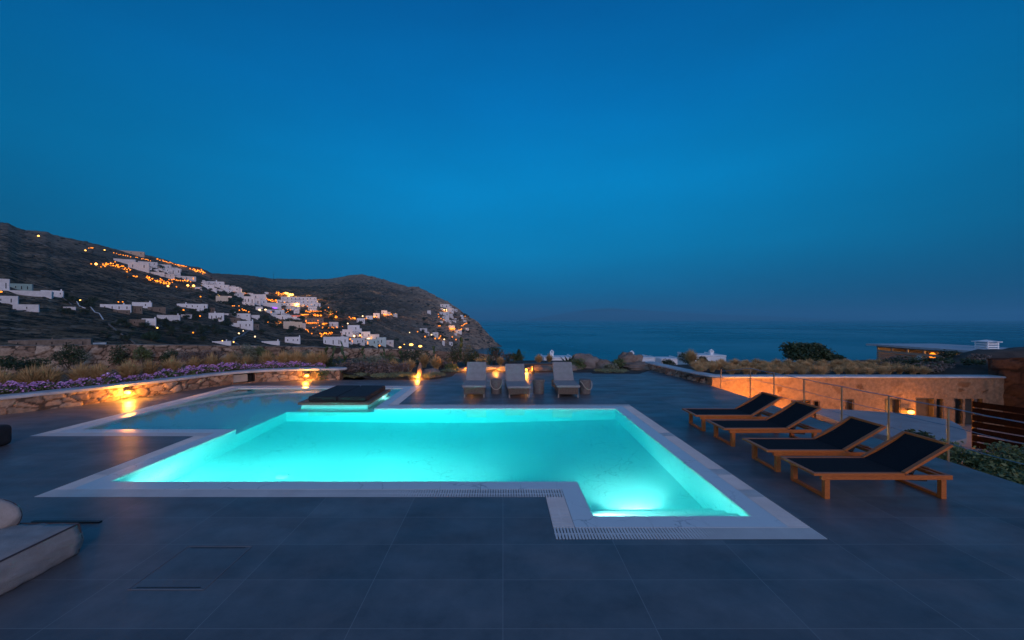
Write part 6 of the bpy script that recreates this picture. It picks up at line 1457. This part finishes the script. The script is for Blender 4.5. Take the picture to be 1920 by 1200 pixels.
SG = [(72, 443, 2.2, 'h', 'lone bright lamp near the ridge at the far left'), (160, 470, 1.9, 'h', 'bright lamp under the row of three on the left hill'), (196, 469, 1.5, 'h', 'single lamp right of the row of three on the left hill'),
 (180, 496, 2.9, 'h', 'very bright white lamp left of the dense orange cluster'), (171, 495, 1.3, 'o', 'weak orange lamp left of the very bright white lamp'), (150, 563, 2.0, 'h', 'orange lamp between the pale walls on the left slope'),
 (2, 548, 2.2, 'o', 'orange lamp cut by the left picture edge'), (222, 566.5, 1.4, 'o', 'left of two orange lamps on the roof of the wide white house'), (230, 566.5, 1.4, 'o', 'right of two orange lamps on the roof of the wide white house'),
 (233, 604, 1.7, 'h', 'orange lamp at the left end of the stone house wing'), (295, 615, 1.7, 'h', 'orange lamp at the foot of the white cube house'), (344, 582, 1.8, 'o', 'orange lamp under the long white house with the rounded end'),
 (376, 556.5, 1.5, 'o', 'single orange lamp on the track below the two bright lamps'), (375, 593, 1.6, 'o', 'orange lamp left of the houses with narrow windows'), (362, 624, 1.6, 'o', 'orange lamp in the dark lower slope'),
 (315, 537, 2.4, 'h', 'bright lamp at the bottom of the cluster under the complex'), (331, 538, 1.3, 'o', 'small lamp right of the bright lamp under the complex'), (352, 536, 2.6, 'h', 'left of two white lamps in front of the grove'), (363, 537, 3.0, 'h', 'right of two white lamps in front of the grove'),
 (409, 554.5, 2.9, 'h', 'upper bright lamp on the floodlit cream wall'), (415, 559, 2.8, 'h', 'lower bright lamp on the floodlit cream wall'), (448, 625.5, 1.6, 'w', 'street lamp at the bend of the road'), (456, 620.5, 1.0, 'w', 'small street lamp above the bend of the road'), (478, 631.5, 1.6, 'w', 'street lamp right of the road'),
 (417, 639.5, 1.5, 'h', 'lamp on the thin white roof, left'), (438, 641.5, 1.6, 'h', 'lamp between the thin white roofs'), (487, 582.5, 2.3, 'w', 'left white lamp under the violet bar'), (498, 582.5, 2.6, 'w', 'right white lamp under the violet bar'), (529, 594, 2.4, 'w', 'white lamp above the stepped terrace'),
 (502, 604, 1.3, 'o', 'lone orange lamp in the dark garden left of the floodlit walls'), (664, 631, 2.3, 'w', 'round white lamp in front of the village'), (675, 629.5, 2.0, 'h', 'yellow lamp in front of the white two storey block'), (657, 637, 2.2, 'o', 'orange lit opening right of the largest pale house'), (691, 637, 2.8, 'w', 'large warm lit window in the aqua house'),
 (701, 636, 2.6, 'w', 'left of the warm lit windows at the right of the village'), (705, 636, 2.0, 'w', 'right of the warm lit windows at the right of the village'), (719, 639.5, 1.6, 'w', 'small warm lamp in the aqua house at the right'), (652, 607, 1.4, 'w', 'yellow lamp above the slanting roof'), (680, 593, 1.4, 'w', 'yellow lamp left of the second house on the middle ridge'),
 (742, 590, 2.3, 'h', 'bright yellow lamp on the last house of the middle ridge'), (768, 623.5, 1.1, 'w', 'faint pink lamp on the dark middle slope'), (783, 622, 1.2, 'o', 'single lamp left of the lower headland group'), (797, 631.5, 1.6, 'o', 'lamp under the lower headland group, left'), (809, 628, 1.5, 'w', 'white lamp in the lower headland group'),
 (816, 635, 1.6, 'o', 'lamp right below the stepped headland house'), (826, 630.5, 1.5, 'o', 'upper lamp of the tall orange pair on the headland'), (824, 634.5, 1.7, 'o', 'lower lamp of the tall orange pair on the headland'), (833, 636.5, 1.4, 'w', 'pale lamp right of the tall orange pair'), (848, 632, 1.4, 'o', 'orange lamp in the lower right of the headland'),
 (855, 636.8, 1.3, 'o', 'lowest right orange lamp of the headland'), (877, 622.5, 1.3, 'o', 'lone lamp near the sea cliff'), (872, 593, 1.0, 'o', 'tiny lamp on the headland ridge'), (833, 581, 1.4, 'w', 'lamp beside the second headland house'), (840, 599, 1.2, 'w', 'white lamp under the headland village')]
for u, v, rp_, kd, lb in SG: lamp(u, v, rp_*(.78 if kd == 'h' else .9), lb, None, {'o': sph_o, 'h': sph_h, 'w': sph_w}[kd])

def glow_light(u, v, w_):
    p = hpos(u, v+.6); k = (-(CM.transposed() @ (p-CAMP)).z)/F; l = bpy.data.lights.new('village_light', 'POINT'); l.energy = w_*k*k; l.color = (1, .40, .06); l.shadow_soft_size = 1.0
    o = bpy.data.objects.new('village_light', l); o.location = p+(CAMP-p).normalized()*k*5+Vector((0, 0, k*3)); col.objects.link(o)
for u, v, w_ in [(a, b, 4.2*c) for a, b, c in ((196, 498, 900), (212, 498, 1200), (228, 502, 1200), (240, 507, 900), (281, 521, 900), (296, 528, 1200), (312, 530, 1200), (346, 526, 900), (370, 508, 1200), (381, 510, 900), (336, 498, 600), (316, 492, 500), (247, 475, 900), (180, 496, 900), (357, 537, 1500), (413, 558, 2600), (440, 550, 900), (455, 551, 900), (525, 552, 1200), (540, 553, 2500), (553, 555, 2500), (575, 553, 1800),
                 (508, 564, 1000), (535, 571, 900), (557, 574, 2000), (580, 571, 900), (594, 560, 2000), (603, 567, 2500), (585, 585, 1500), (600, 585, 1500), (572, 592, 1500), (596, 592, 1500), (620, 588, 1500), (626, 596, 2500), (585, 606, 900), (610, 608, 1800), (548, 610, 4000), (558, 612, 3000), (536, 606, 2500), (612, 626, 1800), (604, 628, 1200), (524, 606, 900), (492, 582, 1200), (662, 597, 900), (700, 594, 900), (720, 591, 900), (737, 590, 1200), (848, 618, 1200), (864, 618, 800), (824, 633, 900), (675, 634, 700), (692, 638, 700), (703, 637, 700), (835, 583, 500))]:
    glow_light(u, v, w_)
keep = sorted(LAMPS, key=lambda a: (-1 if a[4] is None else 0, -a[2]))
for a in keep[:295]: lamp_now(*a)
s = MB()
for u, v, rp_, lb, g, pr in keep[295:]:
    p = hpos(u, v+.6); k = (-(CM.transposed() @ (p-CAMP)).z)/F; s.ico(tuple(p+(CAMP-p).normalized()*k*3+Vector((0, 0, rp_*k*.7))), rp_*k, 1)
tag(s.build('lamp_sparkle', GLOW, smooth=True), 'the smallest orange lamps sprinkled through the hillside clusters', 'lamps', kind='stuff')

# unused prototypes go away
for o in list(bpy.data.objects):
    if o.parent is None and o.type in ('MESH', 'EMPTY') and 'label' not in o and 'kind' not in o:
        for c in [x for x in bpy.data.objects if x.parent == o]: bpy.data.objects.remove(c)
        bpy.data.objects.remove(o)
